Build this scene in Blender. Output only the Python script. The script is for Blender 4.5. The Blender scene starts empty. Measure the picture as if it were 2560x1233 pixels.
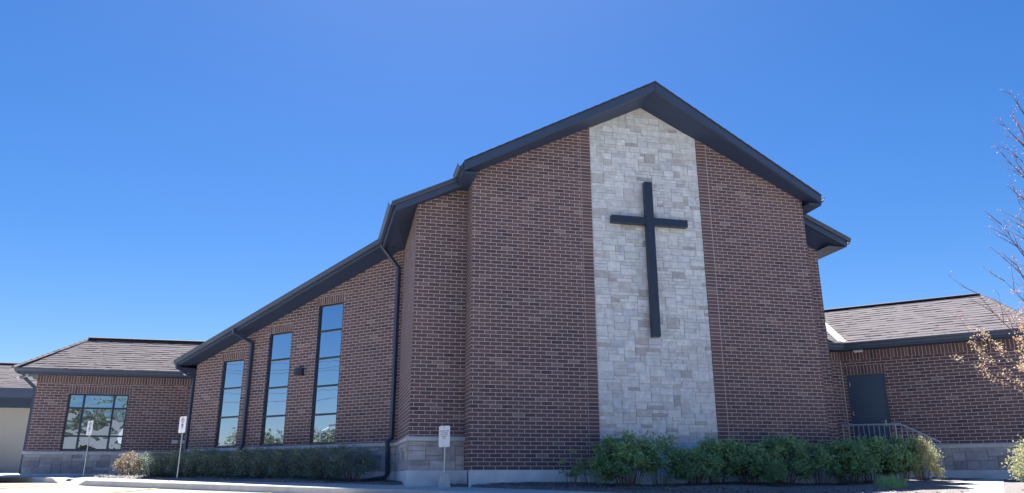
import bpy, bmesh, math, random
from mathutils import Vector, Matrix
R = math.radians
random.seed(7)
S = math.sqrt(0.5)
scn = bpy.context.scene

# ---------------------------------------------------------------- camera, sky, sun, exposure
HEAD = R(13.105)
cam_d = bpy.data.cameras.new('camera'); cam = bpy.data.objects.new('camera', cam_d)
scn.collection.objects.link(cam); scn.camera = cam
cam_d.sensor_fit = 'HORIZONTAL'; cam_d.sensor_width = 36; cam_d.lens = 26.713
cam_d.clip_start = 0.1; cam_d.clip_end = 3000
cam.matrix_world = Matrix.Translation((-2.995, -17.094, 0.191)) @ Matrix.Rotation(-HEAD, 4, 'Z') @ \
    Matrix.Rotation(R(90 + 16.933), 4, 'X') @ Matrix.Rotation(R(-0.135), 4, 'Z')

SUN_EL, SUN_ROT = R(61), R(6.5)
world = bpy.data.worlds.new('World'); scn.world = world; world.use_nodes = True
wn = world.node_tree.nodes; wl = world.node_tree.links
for n_ in list(wn): wn.remove(n_)
wo = wn.new('ShaderNodeOutputWorld'); bg = wn.new('ShaderNodeBackground'); sky = wn.new('ShaderNodeTexSky')
sky.sky_type = 'NISHITA'; sky.sun_disc = False; sky.sun_elevation = SUN_EL; sky.sun_rotation = SUN_ROT
sky.altitude = 150; sky.air_density = 1.0; sky.dust_density = 0.45; sky.ozone_density = 3.0
hs = wn.new('ShaderNodeHueSaturation'); hs.inputs['Saturation'].default_value = 1.36
tint = wn.new('ShaderNodeMix'); tint.data_type = 'RGBA'; tint.blend_type = 'MULTIPLY'; tint.inputs[0].default_value = 1; tint.inputs[7].default_value = (.75, .765, .90, 1)
wl.new(sky.outputs[0], hs.inputs['Color']); wl.new(hs.outputs[0], tint.inputs[6]); wl.new(tint.outputs[2], bg.inputs['Color']); wl.new(bg.outputs[0], wo.inputs[0])
bg.inputs['Strength'].default_value = 0.05
sd = bpy.data.lights.new('sun', 'SUN'); sd.energy = 5.0; sd.angle = R(0.53); sd.color = (1.0, 0.975, 0.94)
sun = bpy.data.objects.new('sun', sd); scn.collection.objects.link(sun)
tosun = Vector((math.sin(SUN_ROT) * math.cos(SUN_EL), math.cos(SUN_ROT) * math.cos(SUN_EL), math.sin(SUN_EL)))
sun.rotation_euler = tosun.to_track_quat('Z', 'Y').to_euler(); sun.location = (0, 0, 40)
vs = scn.view_settings; vs.view_transform = 'Standard'; vs.look = 'None'; vs.exposure = 1.68; vs.gamma = 1
vs.use_curve_mapping = False
scn.render.engine = 'CYCLES'
scn.cycles.max_bounces = 6

# ---------------------------------------------------------------- helpers
def clamp(x, a, b): return max(a, min(b, x))
def G(x, y): return 0.006 * clamp(x, -40, 40) + 0.03 * clamp(y, -12, 24)      # the site rises gently to the back
W_KERB = -2.45
def LOT(x, y):
    w = x + y
    dist = max(0.0, (W_KERB - w) * S - 3.0)
    return G(x, y) - 0.15 - 0.07 * min(dist, 14.0)

class MB:
    """collects faces with uv and a per-face tone value, builds one mesh object"""
    def __init__(s): s.v = []; s.f = []; s.uv = []; s.t = []; s.m = []
    def face(s, pts, uv=None, tone=0.5, mi=0):
        i = len(s.v); s.v += [tuple(p) for p in pts]; s.f.append(tuple(range(i, i + len(pts))))
        s.uv.append(uv if uv else [(0, 0)] * len(pts)); s.t.append(tone); s.m.append(mi)
    def auto(s, pts, tone=0.5, mi=0, uo=(0, 0)):
        a, b, c = Vector(pts[0]), Vector(pts[1]), Vector(pts[2])
        n = (b - a).cross(c - a)
        if n.length < 1e-12: n = Vector((0, 0, 1))
        n.normalize()
        if abs(n.z) > .95: X = Vector((1, 0, 0)); Y = Vector((0, 1, 0))
        else: X = Vector((0, 0, 1)).cross(n).normalized(); Y = Vector((0, 0, 1))
        s.face(pts, [(Vector(p).dot(X) + uo[0], Vector(p).dot(Y) + uo[1]) for p in pts], tone, mi)
    def box(s, c, sx, sy, sz, rz=0.0, tone=0.5, taper=1.0, mi=0):
        """box centred on c; half sizes; rotated about z; top scaled by taper"""
        ca, sa = math.cos(rz), math.sin(rz); P = []
        for z, k in ((-sz, 1), (sz, taper)):
            for x, y in ((-sx, -sy), (sx, -sy), (sx, sy), (-sx, sy)):
                x *= k; y *= k
                P.append(Vector((c[0] + x * ca - y * sa, c[1] + x * sa + y * ca, c[2] + z)))
        for q in ((0, 3, 2, 1), (4, 5, 6, 7), (0, 1, 5, 4), (1, 2, 6, 5), (2, 3, 7, 6), (3, 0, 4, 7)):
            s.auto([P[i] for i in q], tone, mi)
    def prism(s, prof, p0, p1, X, Y, tone=0.5, caps=True):
        """sweep a closed 2-D profile (in axes X, Y) from p0 to p1"""
        p0, p1, X, Y = Vector(p0), Vector(p1), Vector(X), Vector(Y); L = (p1 - p0).length
        A = [p0 + X * a + Y * b for a, b in prof]; B = [p1 + X * a + Y * b for a, b in prof]
        n = len(prof); acc = 0
        for i in range(n):
            j = (i + 1) % n; d = math.hypot(prof[j][0] - prof[i][0], prof[j][1] - prof[i][1])
            s.face([A[i], A[j], B[j], B[i]], [(0, acc), (0, acc + d), (L, acc + d), (L, acc)], tone); acc += d
        if caps:
            s.face(A[::-1], [(a, b) for a, b in prof][::-1], tone); s.face(B, [(a, b) for a, b in prof], tone)
    def tube(s, pts, rad, n=8, tone=0.5, square=None):
        """tube along a polyline; rad may be a list; square=(w,h) gives a rectangular pipe"""
        pts = [Vector(p) for p in pts]; rings = []
        for i, p in enumerate(pts):
            d = (pts[min(i + 1, len(pts) - 1)] - pts[max(i - 1, 0)]).normalized()
            up = Vector((0, 0, 1)) if abs(d.z) < .93 else Vector((0, 1, 0))
            X = d.cross(up).normalized(); Y = X.cross(d).normalized()
            if square:
                Xs = Vector(square[2]).normalized(); Xs = (Xs - d * Xs.dot(d)).normalized(); Ys = Xs.cross(d)
                w, h = square[0] / 2, square[1] / 2
                rings.append([p + Xs * a + Ys * b for a, b in ((-w, -h), (w, -h), (w, h), (-w, h))])
            else:
                r = rad[i] if isinstance(rad, (list, tuple)) else rad
                rings.append([p + (X * math.cos(t) + Y * math.sin(t)) * r for t in [2 * math.pi * k / n for k in range(n)]])
        m = len(rings[0])
        for a, b in zip(rings, rings[1:]):
            for k in range(m):
                j = (k + 1) % m; s.face([a[k], a[j], b[j], b[k]], None, tone)
        s.face(rings[0][::-1], None, tone); s.face(rings[-1], None, tone)
    def build(s, name, mat, parent=None, smooth=False, bevel=0, weld=True):
        me = bpy.data.meshes.new(name); me.from_pydata(s.v, [], s.f)
        ul = me.uv_layers.new(name='UVMap'); k = 0
        for u in s.uv:
            for q in u: ul.data[k].uv = q; k += 1
        at = me.attributes.new('tone', 'FLOAT', 'FACE')
        for i, t in enumerate(s.t): at.data[i].value = t
        mats = mat if isinstance(mat, (list, tuple)) else [mat]
        for m in mats: me.materials.append(m)
        for i, p in enumerate(me.polygons): p.material_index = s.m[i]; p.use_smooth = smooth
        if weld:
            bm = bmesh.new(); bm.from_mesh(me); bmesh.ops.remove_doubles(bm, verts=bm.verts, dist=1e-4)
            bm.to_mesh(me); bm.free()
        o = bpy.data.objects.new(name, me); scn.collection.objects.link(o)
        if bevel:
            b = o.modifiers.new('bevel', 'BEVEL'); b.width = bevel; b.segments = 2; b.limit_method = 'ANGLE'; b.angle_limit = R(40)
        if parent is not None: o.parent = parent; o.matrix_parent_inverse = parent.matrix_world.inverted()
        return o

def tag(o, label=None, cat=None, group=None, kind=None):
    if label: o['label'] = label
    if cat: o['category'] = cat
    if group: o['group'] = group
    if kind: o['kind'] = kind
    return o
def empty(name, loc, label=None, cat=None, group=None):
    o = bpy.data.objects.new(name, None); scn.collection.objects.link(o); o.location = loc; o.empty_display_size = .2
    o.matrix_world = Matrix.Translation(loc)
    return tag(o, label, cat, group)
def lab(o, text): o['label'] = text; return o

# ---------------------------------------------------------------- materials
def newmat(name):
    m = bpy.data.materials.new(name); m.use_nodes = True; nt = m.node_tree
    return m, nt, nt.nodes, nt.links, nt.nodes['Principled BSDF']
def ramp(N, stops, interp='LINEAR'):
    r = N.new('ShaderNodeValToRGB'); r.color_ramp.interpolation = interp
    e = r.color_ramp.elements
    while len(e) < len(stops): e.new(0.5)
    for el, (p, c) in zip(e, stops): el.position = p; el.color = (*c, 1)
    return r
def mixc(N, L, mode, fac, a, b):
    m = N.new('ShaderNodeMix'); m.data_type = 'RGBA'; m.blend_type = mode
    for s_, val in ((0, fac), (6, a), (7, b)):
        if isinstance(val, (int, float)): m.inputs[s_].default_value = val
        elif isinstance(val, tuple): m.inputs[s_].default_value = (*val, 1)
        else: L.new(val, m.inputs[s_])
    return m.outputs[2]
def noise(N, L, scale, detail=4, vec=None, rough=.55):
    n = N.new('ShaderNodeTexNoise'); n.inputs['Scale'].default_value = scale; n.inputs['Detail'].default_value = detail
    n.inputs['Roughness'].default_value = rough
    if vec is not None: L.new(vec, n.inputs['Vector'])
    return n
def bump(N, L, h, strength, dist, base=None):
    b = N.new('ShaderNodeBump'); b.inputs['Strength'].default_value = strength; b.inputs['Distance'].default_value = dist
    L.new(h, b.inputs['Height'])
    if base is not None: L.new(base, b.inputs['Normal'])
    return b.outputs[0]

def brick_mat(name, offset=0.5, bw=0.267, rh=0.089):
    m, nt, N, L, P = newmat(name)
    uv = N.new('ShaderNodeUVMap')
    # slight wander of the courses
    nz0 = noise(N, L, 3.0, 2, uv.outputs[0])
    off = N.new('ShaderNodeVectorMath'); off.operation = 'MULTIPLY_ADD'
    L.new(nz0.outputs['Color'], off.inputs[0]); off.inputs[1].default_value = (.006, .006, 0); L.new(uv.outputs[0], off.inputs[2])
    b = N.new('ShaderNodeTexBrick'); L.new(off.outputs[0], b.inputs['Vector'])
    b.offset = offset; b.offset_frequency = 2; b.squash = 1
    for k, v in (('Color1', (0, 0, 0, 1)), ('Color2', (1, 1, 1, 1)), ('Mortar', (.5, .5, .5, 1)), ('Scale', 1), ('Mortar Size', .0062),
                 ('Mortar Smooth', .15), ('Bias', 0), ('Brick Width', bw), ('Row Height', rh)):
        b.inputs[k].default_value = v
    rp = ramp(N, [(0, (.080, .058, .072)), (.05, (.115, .075, .085)), (.30, (.146, .090, .096)), (.62, (.160, .098, .101)),
                  (.92, (.176, .108, .110)), (.97, (.220, .155, .148)), (1, (.27, .215, .20))])
    L.new(b.outputs['Color'], rp.inputs[0])
    n1 = noise(N, L, 14, 5, uv.outputs[0]); r1 = ramp(N, [(.25, (.74, .74, .76)), (.75, (1.22, 1.2, 1.18))]); L.new(n1.outputs[0], r1.inputs[0])
    c = mixc(N, L, 'MULTIPLY', 1.0, rp.outputs[0], r1.outputs[0])
    n2 = noise(N, L, .45, 5, uv.outputs[0]); r2 = ramp(N, [(.28, (.80, .81, .86)), (.6, (1.05, 1.04, 1.02)), (.78, (1.32, 1.30, 1.26))]); L.new(n2.outputs[0], r2.inputs[0])
    c = mixc(N, L, 'MULTIPLY', 1.0, c, r2.outputs[0])
    n3 = noise(N, L, 30, 3, uv.outputs[0]); mr = ramp(N, [(.3, (.53, .49, .51)), (.7, (.68, .64, .66))]); L.new(n3.outputs[0], mr.inputs[0])
    c = mixc(N, L, 'MIX', b.outputs['Fac'], c, mr.outputs[0])
    L.new(c, P.inputs['Base Color']); P.inputs['Roughness'].default_value = .85
    inv = N.new('ShaderNodeMath'); inv.operation = 'SUBTRACT'; inv.inputs[0].default_value = 1; L.new(b.outputs['Fac'], inv.inputs[1])
    nb = bump(N, L, n1.outputs[0], .35, .004)
    L.new(bump(N, L, inv.outputs[0], .7, .008, nb), P.inputs['Normal'])
    return m

def plain(name, col, rough=.6, metal=0.0, nscale=0, nmix=.2, bumps=None, spec=None):
    m, nt, N, L, P = newmat(name)
    P.inputs['Base Color'].default_value = (*col, 1); P.inputs['Roughness'].default_value = rough; P.inputs['Metallic'].default_value = metal
    if spec is not None: P.inputs['Specular IOR Level'].default_value = spec
    tc = N.new('ShaderNodeTexCoord')
    if nscale:
        n = noise(N, L, nscale, 6, tc.outputs['Object'])
        r = ramp(N, [(.25, tuple(c * (1 - nmix) for c in col)), (.75, tuple(min(1, c * (1 + nmix)) for c in col))])
        L.new(n.outputs[0], r.inputs[0]); L.new(r.outputs[0], P.inputs['Base Color'])
    if bumps:
        n = noise(N, L, bumps[0], 8, tc.outputs['Object'], .65); L.new(bump(N, L, n.outputs[0], bumps[1], bumps[2]), P.inputs['Normal'])
    return m

def tone_mat(name, stops, rough=.8, nscale=6, namt=.25, bscale=40, bstr=.4, bdist=.006, stretch=None):
    """colour picked per face by the 'tone' attribute, then mottled"""
    m, nt, N, L, P = newmat(name)
    at = N.new('ShaderNodeAttribute'); at.attribute_name = 'tone'
    r = ramp(N, stops); L.new(at.outputs['Fac'], r.inputs[0])
    tc = N.new('ShaderNodeTexCoord'); vec = tc.outputs['Object']
    if stretch:
        mp = N.new('ShaderNodeMapping'); mp.inputs['Scale'].default_value = stretch; L.new(vec, mp.inputs[0]); vec = mp.outputs[0]
    n = noise(N, L, nscale, 7, vec, .65)
    r2 = ramp(N, [(.28, (1 - namt,) * 3), (.72, (1 + namt,) * 3)]); L.new(n.outputs[0], r2.inputs[0])
    L.new(mixc(N, L, 'MULTIPLY', 1.0, r.outputs[0], r2.outputs[0]), P.inputs['Base Color'])
    P.inputs['Roughness'].default_value = rough
    n3 = noise(N, L, bscale, 6, tc.outputs['Object'], .7); L.new(bump(N, L, n3.outputs[0], bstr, bdist), P.inputs['Normal'])
    return m

M = {}
M['brick'] = brick_mat('brick')
M['soldier'] = brick_mat('soldier_brick', 0.0)
M['stone'] = tone_mat('limestone', [(0, (.40, .41, .45)), (.05, (.48, .47, .48)), (.13, (.57, .58, .60)), (.30, (.62, .66, .70)),
                                    (.62, (.66, .70, .745)), (.86, (.71, .74, .78)), (.94, (.53, .58, .67)), (1, (.78, .80, .83))],
                      nscale=7, namt=.22, bscale=28, bstr=.6, bdist=.012)
M['plinth'] = tone_mat('plinth_stone', [(0, (.30, .28, .30)), (.4, (.38, .36, .37)), (.75, (.45, .43, .44)), (1, (.52, .50, .50))],
                       nscale=5, namt=.25, bscale=24, bstr=.6, bdist=.012)
M['cj'] = plain('joint_sealant', (.36, .33, .36), .8)
M['mortar'] = plain('stone_mortar', (.63, .63, .62), .95, nscale=20, nmix=.12)
M['pmortar'] = plain('plinth_mortar', (.33, .32, .33), .95, nscale=20, nmix=.12)
M['concrete'] = plain('concrete', (.68, .69, .71), .9, nscale=2.2, nmix=.17, bumps=(30, .25, .006))
M['walk'] = plain('pavement_concrete', (.62, .60, .56), .92, nscale=3, nmix=.13, bumps=(45, .25, .004))
M['precast'] = plain('precast_sill', (.58, .58, .59), .8, nscale=5, nmix=.12, bumps=(40, .2, .003))
M['trim'] = plain('veil_blue_trim', (.048, .074, .130), .42, nscale=1.5, nmix=.08)  # dark metal with the blue haze of lens flare mixed into its colour
M['soffit'] = plain('dark_soffit', (.032, .055, .115), .55, nscale=1.5, nmix=.08)  # blue flare veil added to the dark soffit colour
M['bronze'] = plain('dark_frame', (.022, .034, .062), .35)
M['cross'] = plain('painted_steel', (.024, .036, .066), .4, nscale=3, nmix=.1)  # dark steel, its navy cast is flare haze put into the colour
M['door'] = plain('door_paint', (.040, .075, .13), .38, nscale=2, nmix=.08)
M['light_metal'] = plain('light_metal', (.55, .57, .60), .4, .3)
M['galv'] = plain('galvanised', (.42, .45, .48), .38, .75, nscale=12, nmix=.15)
M['rail'] = plain('grey_rail_paint', (.36, .42, .50), .4)
M['shingle'] = tone_mat('asphalt_shingle', [(0, (.042, .036, .042)), (.08, (.074, .062, .070)), (.5, (.110, .093, .104)), (1, (.136, .116, .124))],
                        nscale=9, namt=.12, bscale=220, bstr=.5, bdist=.003, rough=.95)
M['flash'] = plain('valley_metal', (.30, .30, .30), .5, .3)
M['ridgecap'] = plain('ridge_cap', (.045, .042, .055), .8, nscale=12, nmix=.2)
M['white'] = plain('sign_white', (.86, .87, .90), .45)
M['black'] = plain('sign_black', (.03, .03, .035), .5)
M['red'] = plain('sign_red', (.55, .05, .06), .45)
M['blue'] = plain('sign_blue', (.04, .17, .55), .45)
M['pale'] = plain('pale_panel', (.42, .41, .375), .8, nscale=1, nmix=.06)
M['siding'] = plain('grey_siding', (.075, .08, .085), .8, nscale=1, nmix=.06)
M['rooftile'] = plain('grey_roof', (.12, .12, .13), .9, nscale=3, nmix=.15)
M['bark'] = plain('bark', (.15, .095, .09), .9, nscale=30, nmix=.3, bumps=(60, .5, .004))
M['twig'] = plain('twig', (.16, .12, .105), .85, nscale=20, nmix=.3)

def leaf_mat(name, stops, trans=.35):
    m, nt, N, L, P = newmat(name)
    at = N.new('ShaderNodeAttribute'); at.attribute_name = 'tone'
    r = ramp(N, stops); L.new(at.outputs['Fac'], r.inputs[0])
    L.new(r.outputs[0], P.inputs['Base Color']); P.inputs['Roughness'].default_value = .5
    tr = N.new('ShaderNodeBsdfTranslucent'); L.new(r.outputs[0], tr.inputs[0])
    mx = N.new('ShaderNodeMixShader'); mx.inputs[0].default_value = trans
    L.new(P.outputs[0], mx.inputs[1]); L.new(tr.outputs[0], mx.inputs[2]); L.new(mx.outputs[0], N['Material Output'].inputs[0])
    return m
M['leafgreen'] = leaf_mat('spirea_leaf', [(0, (.17, .27, .17)), (.5, (.27, .45, .23)), (.85, (.37, .58, .26)), (1, (.48, .66, .30))], .45)
M['leafdark'] = leaf_mat('hedge_leaf', [(0, (.14, .18, .16)), (.6, (.19, .26, .20)), (1, (.28, .36, .26))], .2)
M['leafbrown'] = leaf_mat('copper_leaf', [(0, (.24, .18, .12)), (.5, (.38, .30, .20)), (1, (.50, .43, .29))], .3)
M['leafspring'] = leaf_mat('spring_leaf', [(0, (.36, .10, .14)), (.40, (.46, .22, .21)), (.68, (.58, .48, .30)), (1, (.60, .62, .34))], .4)
M['leafmix'] = leaf_mat('barberry_leaf', [(0, (.26, .30, .16)), (.5, (.40, .42, .22)), (.8, (.50, .40, .28)), (1, (.48, .56, .26))], .4)
M['leaftree'] = leaf_mat('tree_leaf', [(0, (.12, .14, .11)), (.6, (.17, .19, .15)), (1, (.23, .25, .20))], .3)
M['grass'] = leaf_mat('grass_blade', [(0, (.24, .45, .20)), (1, (.42, .66, .30))], .3)

def glass_mat(name, wobble, col=(.52, .60, .68)):
    m, nt, N, L, P = newmat(name)
    P.inputs['Base Color'].default_value = (*col, 1); P.inputs['Metallic'].default_value = 1; P.inputs['Roughness'].default_value = .012
    tc = N.new('ShaderNodeTexCoord'); n = noise(N, L, 1.6, 2, tc.outputs['Object'], .4)
    L.new(bump(N, L, n.outputs[0], 1.0, wobble), P.inputs['Normal'])
    return m
M['glass'] = glass_mat('reflective_glass', .0012)
M['glasswob'] = glass_mat('wavy_reflective_glass', .015, (.33, .40, .45))

def asphalt():
    m, nt, N, L, P = newmat('worn_asphalt')
    tc = N.new('ShaderNodeTexCoord'); v = tc.outputs['Object']
    n1 = noise(N, L, .6, 6, v); r1 = ramp(N, [(.3, (.215, .20, .175)), (.7, (.30, .28, .245))]); L.new(n1.outputs[0], r1.inputs[0])
    n2 = noise(N, L, 90, 4, v, .8); r2 = ramp(N, [(.3, (.6, .6, .6)), (.7, (1.4, 1.38, 1.35))]); L.new(n2.outputs[0], r2.inputs[0])
    L.new(mixc(N, L, 'MULTIPLY', 1, r1.outputs[0], r2.outputs[0]), P.inputs['Base Color']); P.inputs['Roughness'].default_value = .95
    L.new(bump(N, L, n2.outputs[0], .7, .01), P.inputs['Normal']); return m
M['asphalt'] = asphalt()
def paint():
    m, nt, N, L, P = newmat('worn_yellow_paint')
    tc = N.new('ShaderNodeTexCoord'); n = noise(N, L, 9, 6, tc.outputs['Object'], .7)
    r = ramp(N, [(.42, (.30, .27, .20)), (.56, (.62, .46, .12))]); L.new(n.outputs[0], r.inputs[0])
    L.new(r.outputs[0], P.inputs['Base Color']); P.inputs['Roughness'].default_value = .8; return m
M['paint'] = paint()
M['mulch'] = plain('mulch', (.25, .225, .215), .97, nscale=14, nmix=.45, bumps=(35, 1.0, .05))
M['chip'] = tone_mat('mulch_chip', [(0, (.10, .08, .07)), (.6, (.24, .20, .175)), (1, (.50, .44, .38))], bstr=.1)

# ---------------------------------------------------------------- wall frames
class Frame:
    def __init__(s, P, d, n): s.P = Vector((*P, 0)); s.d = Vector((*d, 0)); s.n = Vector((*n, 0))
    def at(s, a, z, out=0.0): return s.P + s.d * a + s.n * out + Vector((0, 0, z))
Lp = (-1.27 - S * 8.77, 3.85 + S * 8.77)                       # left end of the windowed wall
FM = Frame((0, 0), (1, 0), (0, -1)); FML = Frame((0, .64), (0, -1), (-1, 0)); FMR = Frame((9.06, 0), (0, 1), (1, 0))
FS = Frame((-1.27, .64), (1, 0), (0, -1)); FSL = Frame((-1.27, 3.85), (0, -1), (-1, 0))
FW = Frame(Lp, (S, -S), (-S, -S)); FWL = Frame((Lp[0], 16), (0, -1), (-1, 0))
FL = Frame((-13.03, 12.55), (1, 0), (0, -1)); FLL = Frame((-13.03, 15.3), (0, -1), (-1, 0))
FR2 = Frame((9.06, 1.35), (1, 0), (0, -1)); FRR = Frame((10.31, 1.35), (0, 1), (1, 0))
FT = Frame((10.31, 2.235), (1, 0), (0, -1)); FR = Frame((11.275, 2.235), (S, -S), (-S, -S))
RWL = 4.55
FRE = Frame((11.275 + S * RWL, 2.235 - S * RWL), (S, S), (S, -S))
WL, LWL, TL = 8.77, Lp[0] + 13.03 + .2, .965
Z_FOUND, Z_SILL0, Z_SILL = .36, .99, 1.10

def wall(mb, F, a0, a1, zb, zt, openings=(), uo=(0, 0), out=0.0, swap=False, kinks=(), reveal=.10):
    """brick sheet with openings (a0,a1,z0,z1); zt a number or function"""
    top = zt if callable(zt) else (lambda a: zt)
    cuts = sorted({a0, a1, *[c for o in openings for c in (o[0], o[1])], *kinks})
    cuts = [c for c in cuts if a0 <= c <= a1]
    def q(A0, A1, zb0, zb1, zt0, zt1):
        pts = [F.at(A0, zb0, out), F.at(A1, zb1, out), F.at(A1, zt1, out), F.at(A0, zt0, out)]
        uv = [(A0 + uo[0], zb0 + uo[1]), (A1 + uo[0], zb1 + uo[1]), (A1 + uo[0], zt1 + uo[1]), (A0 + uo[0], zt0 + uo[1])]
        if swap: uv = [(v, u) for u, v in uv]
        mb.face(pts, uv)
    for A0, A1 in zip(cuts, cuts[1:]):
        z = zb
        for o in sorted([o for o in openings if o[0] <= A0 + 1e-6 and o[1] >= A1 - 1e-6], key=lambda o: o[2]):
            if o[2] > z: q(A0, A1, z, z, o[2], o[2])
            z = o[3]
        q(A0, A1, z, z, top(A0), top(A1))
    for o in openings:                                        # brick reveals
        r = -reveal
        for (A, z0, z1, fl) in ((o[0], o[2], o[3], 0), (o[1], o[2], o[3], 1)):
            pts = [F.at(A, z0, out), F.at(A, z0, out + r), F.at(A, z1, out + r), F.at(A, z1, out)]
            uv = [(0 + uo[0], z0 + uo[1]), (reveal + uo[0], z0 + uo[1]), (reveal + uo[0], z1 + uo[1]), (uo[0], z1 + uo[1])]
            mb.face(pts if not fl else pts[::-1], uv if not fl else uv[::-1])
        for z in (o[2], o[3]):
            mb.face([F.at(o[0], z, out), F.at(o[1], z, out), F.at(o[1], z, out + r), F.at(o[0], z, out + r)],
                    [(o[0], 0), (o[1], 0), (o[1], reveal), (o[0], reveal)])

def soldier(mb, F, a0, a1, z0, out=.004, h=.267, bw=.089):
    n = max(1, round((a1 - a0) / bw)); w = (a1 - a0) / n
    for k in range(n):
        A0 = a0 + k * w; A1 = A0 + w; r = random.randrange(0, 40) * .267; c = random.randrange(0, 40) * .089
        mb.face([F.at(A0, z0, out), F.at(A1, z0, out), F.at(A1, z0 + h, out), F.at(A0, z0 + h, out)],
                [(r, c), (r, c + .089), (r + .267, c + .089), (r + .267, c)])
    for z in (z0, z0 + h):
        mb.face([F.at(a0, z, out), F.at(a1, z, out), F.at(a1, z, -.01), F.at(a0, z, -.01)], [(0, .03)] * 4)
    for a in (a0, a1):
        mb.face([F.at(a, z0, out), F.at(a, z0, -.01), F.at(a, z0 + h, -.01), F.at(a, z0 + h, out)], [(.1, .03)] * 4)

def ashlar(mb, F, a0, a1, z0, z1, cw, chh, heights, widths, gap, depth, rnd, top=None, wt=None):
    """random squared rubble: stones fill a grid without overlapping"""
    nc = max(1, round((a1 - a0) / cw)); nr = max(1, round((z1 - z0) / chh)); cw = (a1 - a0) / nc; chh = (z1 - z0) / nr
    used = [[False] * nc for _ in range(nr)]
    for r in range(nr):
        for c in range(nc):
            if used[r][c]: continue
            h = min(rnd.choices(heights, weights=wt)[0], nr - r); w = rnd.choice(widths[h] if h in widths else widths[1])
            k = 0
            while k < w and c + k < nc and not used[r][c + k]: k += 1
            w = k
            if c + w < nc and not used[r][c + w]:
                nxt = 0
                while c + w + nxt < nc and not used[r][c + w + nxt]: nxt += 1
                if nxt == 1: w += 1
            for i in range(h):
                for j in range(w): used[r + i][c + j] = True
            A0, A1 = a0 + c * cw + gap, a0 + (c + w) * cw - gap; B0, B1 = z0 + r * chh + gap, z0 + (r + h) * chh - gap
            d = depth * rnd.uniform(.45, 1.0); j = lambda: rnd.uniform(-.25, .25) * gap; ch = .006
            def zc(a, z): return min(z, top(a) - .004) if top else z
            if top and B0 > min(top(A0), top(A1)) - .02: continue
            o = [(A0 + j(), B0 + j()), (A1 + j(), B0 + j()), (A1 + j(), B1 + j()), (A0 + j(), B1 + j())]
            inn = [(o[0][0] + ch, o[0][1] + ch), (o[1][0] - ch, o[1][1] + ch), (o[2][0] - ch, o[2][1] - ch), (o[3][0] + ch, o[3][1] - ch)]
            po = [F.at(a, zc(a, z), 0) for a, z in o]; pm = [F.at(a, zc(a, z), d * .7) for a, z in o]; pi = [F.at(a, zc(a, z), d) for a, z in inn]
            t = rnd.random()
            mb.face(pi, None, t)
            for i in range(4):
                k2 = (i + 1) % 4
                mb.face([pm[i], pm[k2], pi[k2], pi[i]], None, t); mb.face([po[i], po[k2], pm[k2], pm[i]], None, t)

church = empty('church', (4.5, 0, 0), 'brick church with tall gabled front, pale stone strip and low wings on both sides', 'church')
def part(mb, name, mat, parent=None, **k): return mb.build(name, mat, parent or church, **k)

# --- brick: gable bay
UC = 4.53
gab = lambda a: 9.66 - .51 * abs(a - UC)
ST0, ST1, J0, J1 = 3.06, 6.05, 2.79, 6.32
mb = MB()
wall(mb, FM, 0, J0, Z_FOUND, gab, uo=(.067, 0)); wall(mb, FM, J1, 9.06, Z_FOUND, gab, uo=(.10, 0))
wall(mb, FML, 0, .64, Z_FOUND, 7.40, uo=(.9, 0)); wall(mb, FMR, 0, 1.35, Z_FOUND, 7.40, uo=(.3, 0))
g = part(mb, 'gable_wall', M['brick'])
for a0, a1 in ((J0, ST0), (ST1, J1)):                         # stacked edge courses beside the stone, proud of the wall
    mb = MB(); wall(mb, FM, a0, a1, Z_FOUND, gab, uo=(-a0 + (0 if a0 < 4 else .267), 0), out=.006)
    e = ST0 if a0 < 4 else ST1
    wall(mb, Frame((e, .04), (0, -1), (1, 0)) if a0 < 4 else Frame((e, -.006), (0, 1), (-1, 0)), 0, .046, Z_FOUND, gab(e), uo=(.11, 0))
    part(mb, 'edge_pilaster', M['soldier'], g)
    mb = MB(); x = J0 if a0 < 4 else J1
    mb.face([FM.at(x - .007, Z_FOUND, .008), FM.at(x + .007, Z_FOUND, .008), FM.at(x + .007, gab(x), .008), FM.at(x - .007, gab(x), .008)])
    part(mb, 'control_joint', M['cj'], g)
# stone strip, slightly recessed
FST = Frame((0, .035), (1, 0), (0, -1)); mb = MB()
pts = [FST.at(ST0, Z_FOUND), FST.at(ST1, Z_FOUND), FST.at(ST1, gab(ST1)), FST.at(UC, gab(UC)), FST.at(ST0, gab(ST0))]
mb.face(pts); back = part(mb, 'stone_backing', M['mortar'])
mb = MB(); rs = random.Random(21)
ashlar(mb, FST, ST0 + .004, ST1 - .004, Z_FOUND, 9.70, .0575, .086, [1, 2, 3], {1: [3, 4, 5, 6, 7], 2: [4, 5, 6, 7, 7], 3: [4, 5, 6]}, .0042, .026, rs, top=gab, wt=[8, 5, .7])
lab(part(mb, 'stone_panel', M['stone'], weld=False), 'tall pale limestone strip in the middle of the gable')
back['label'] = 'mortar bed of the stone strip'

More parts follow.
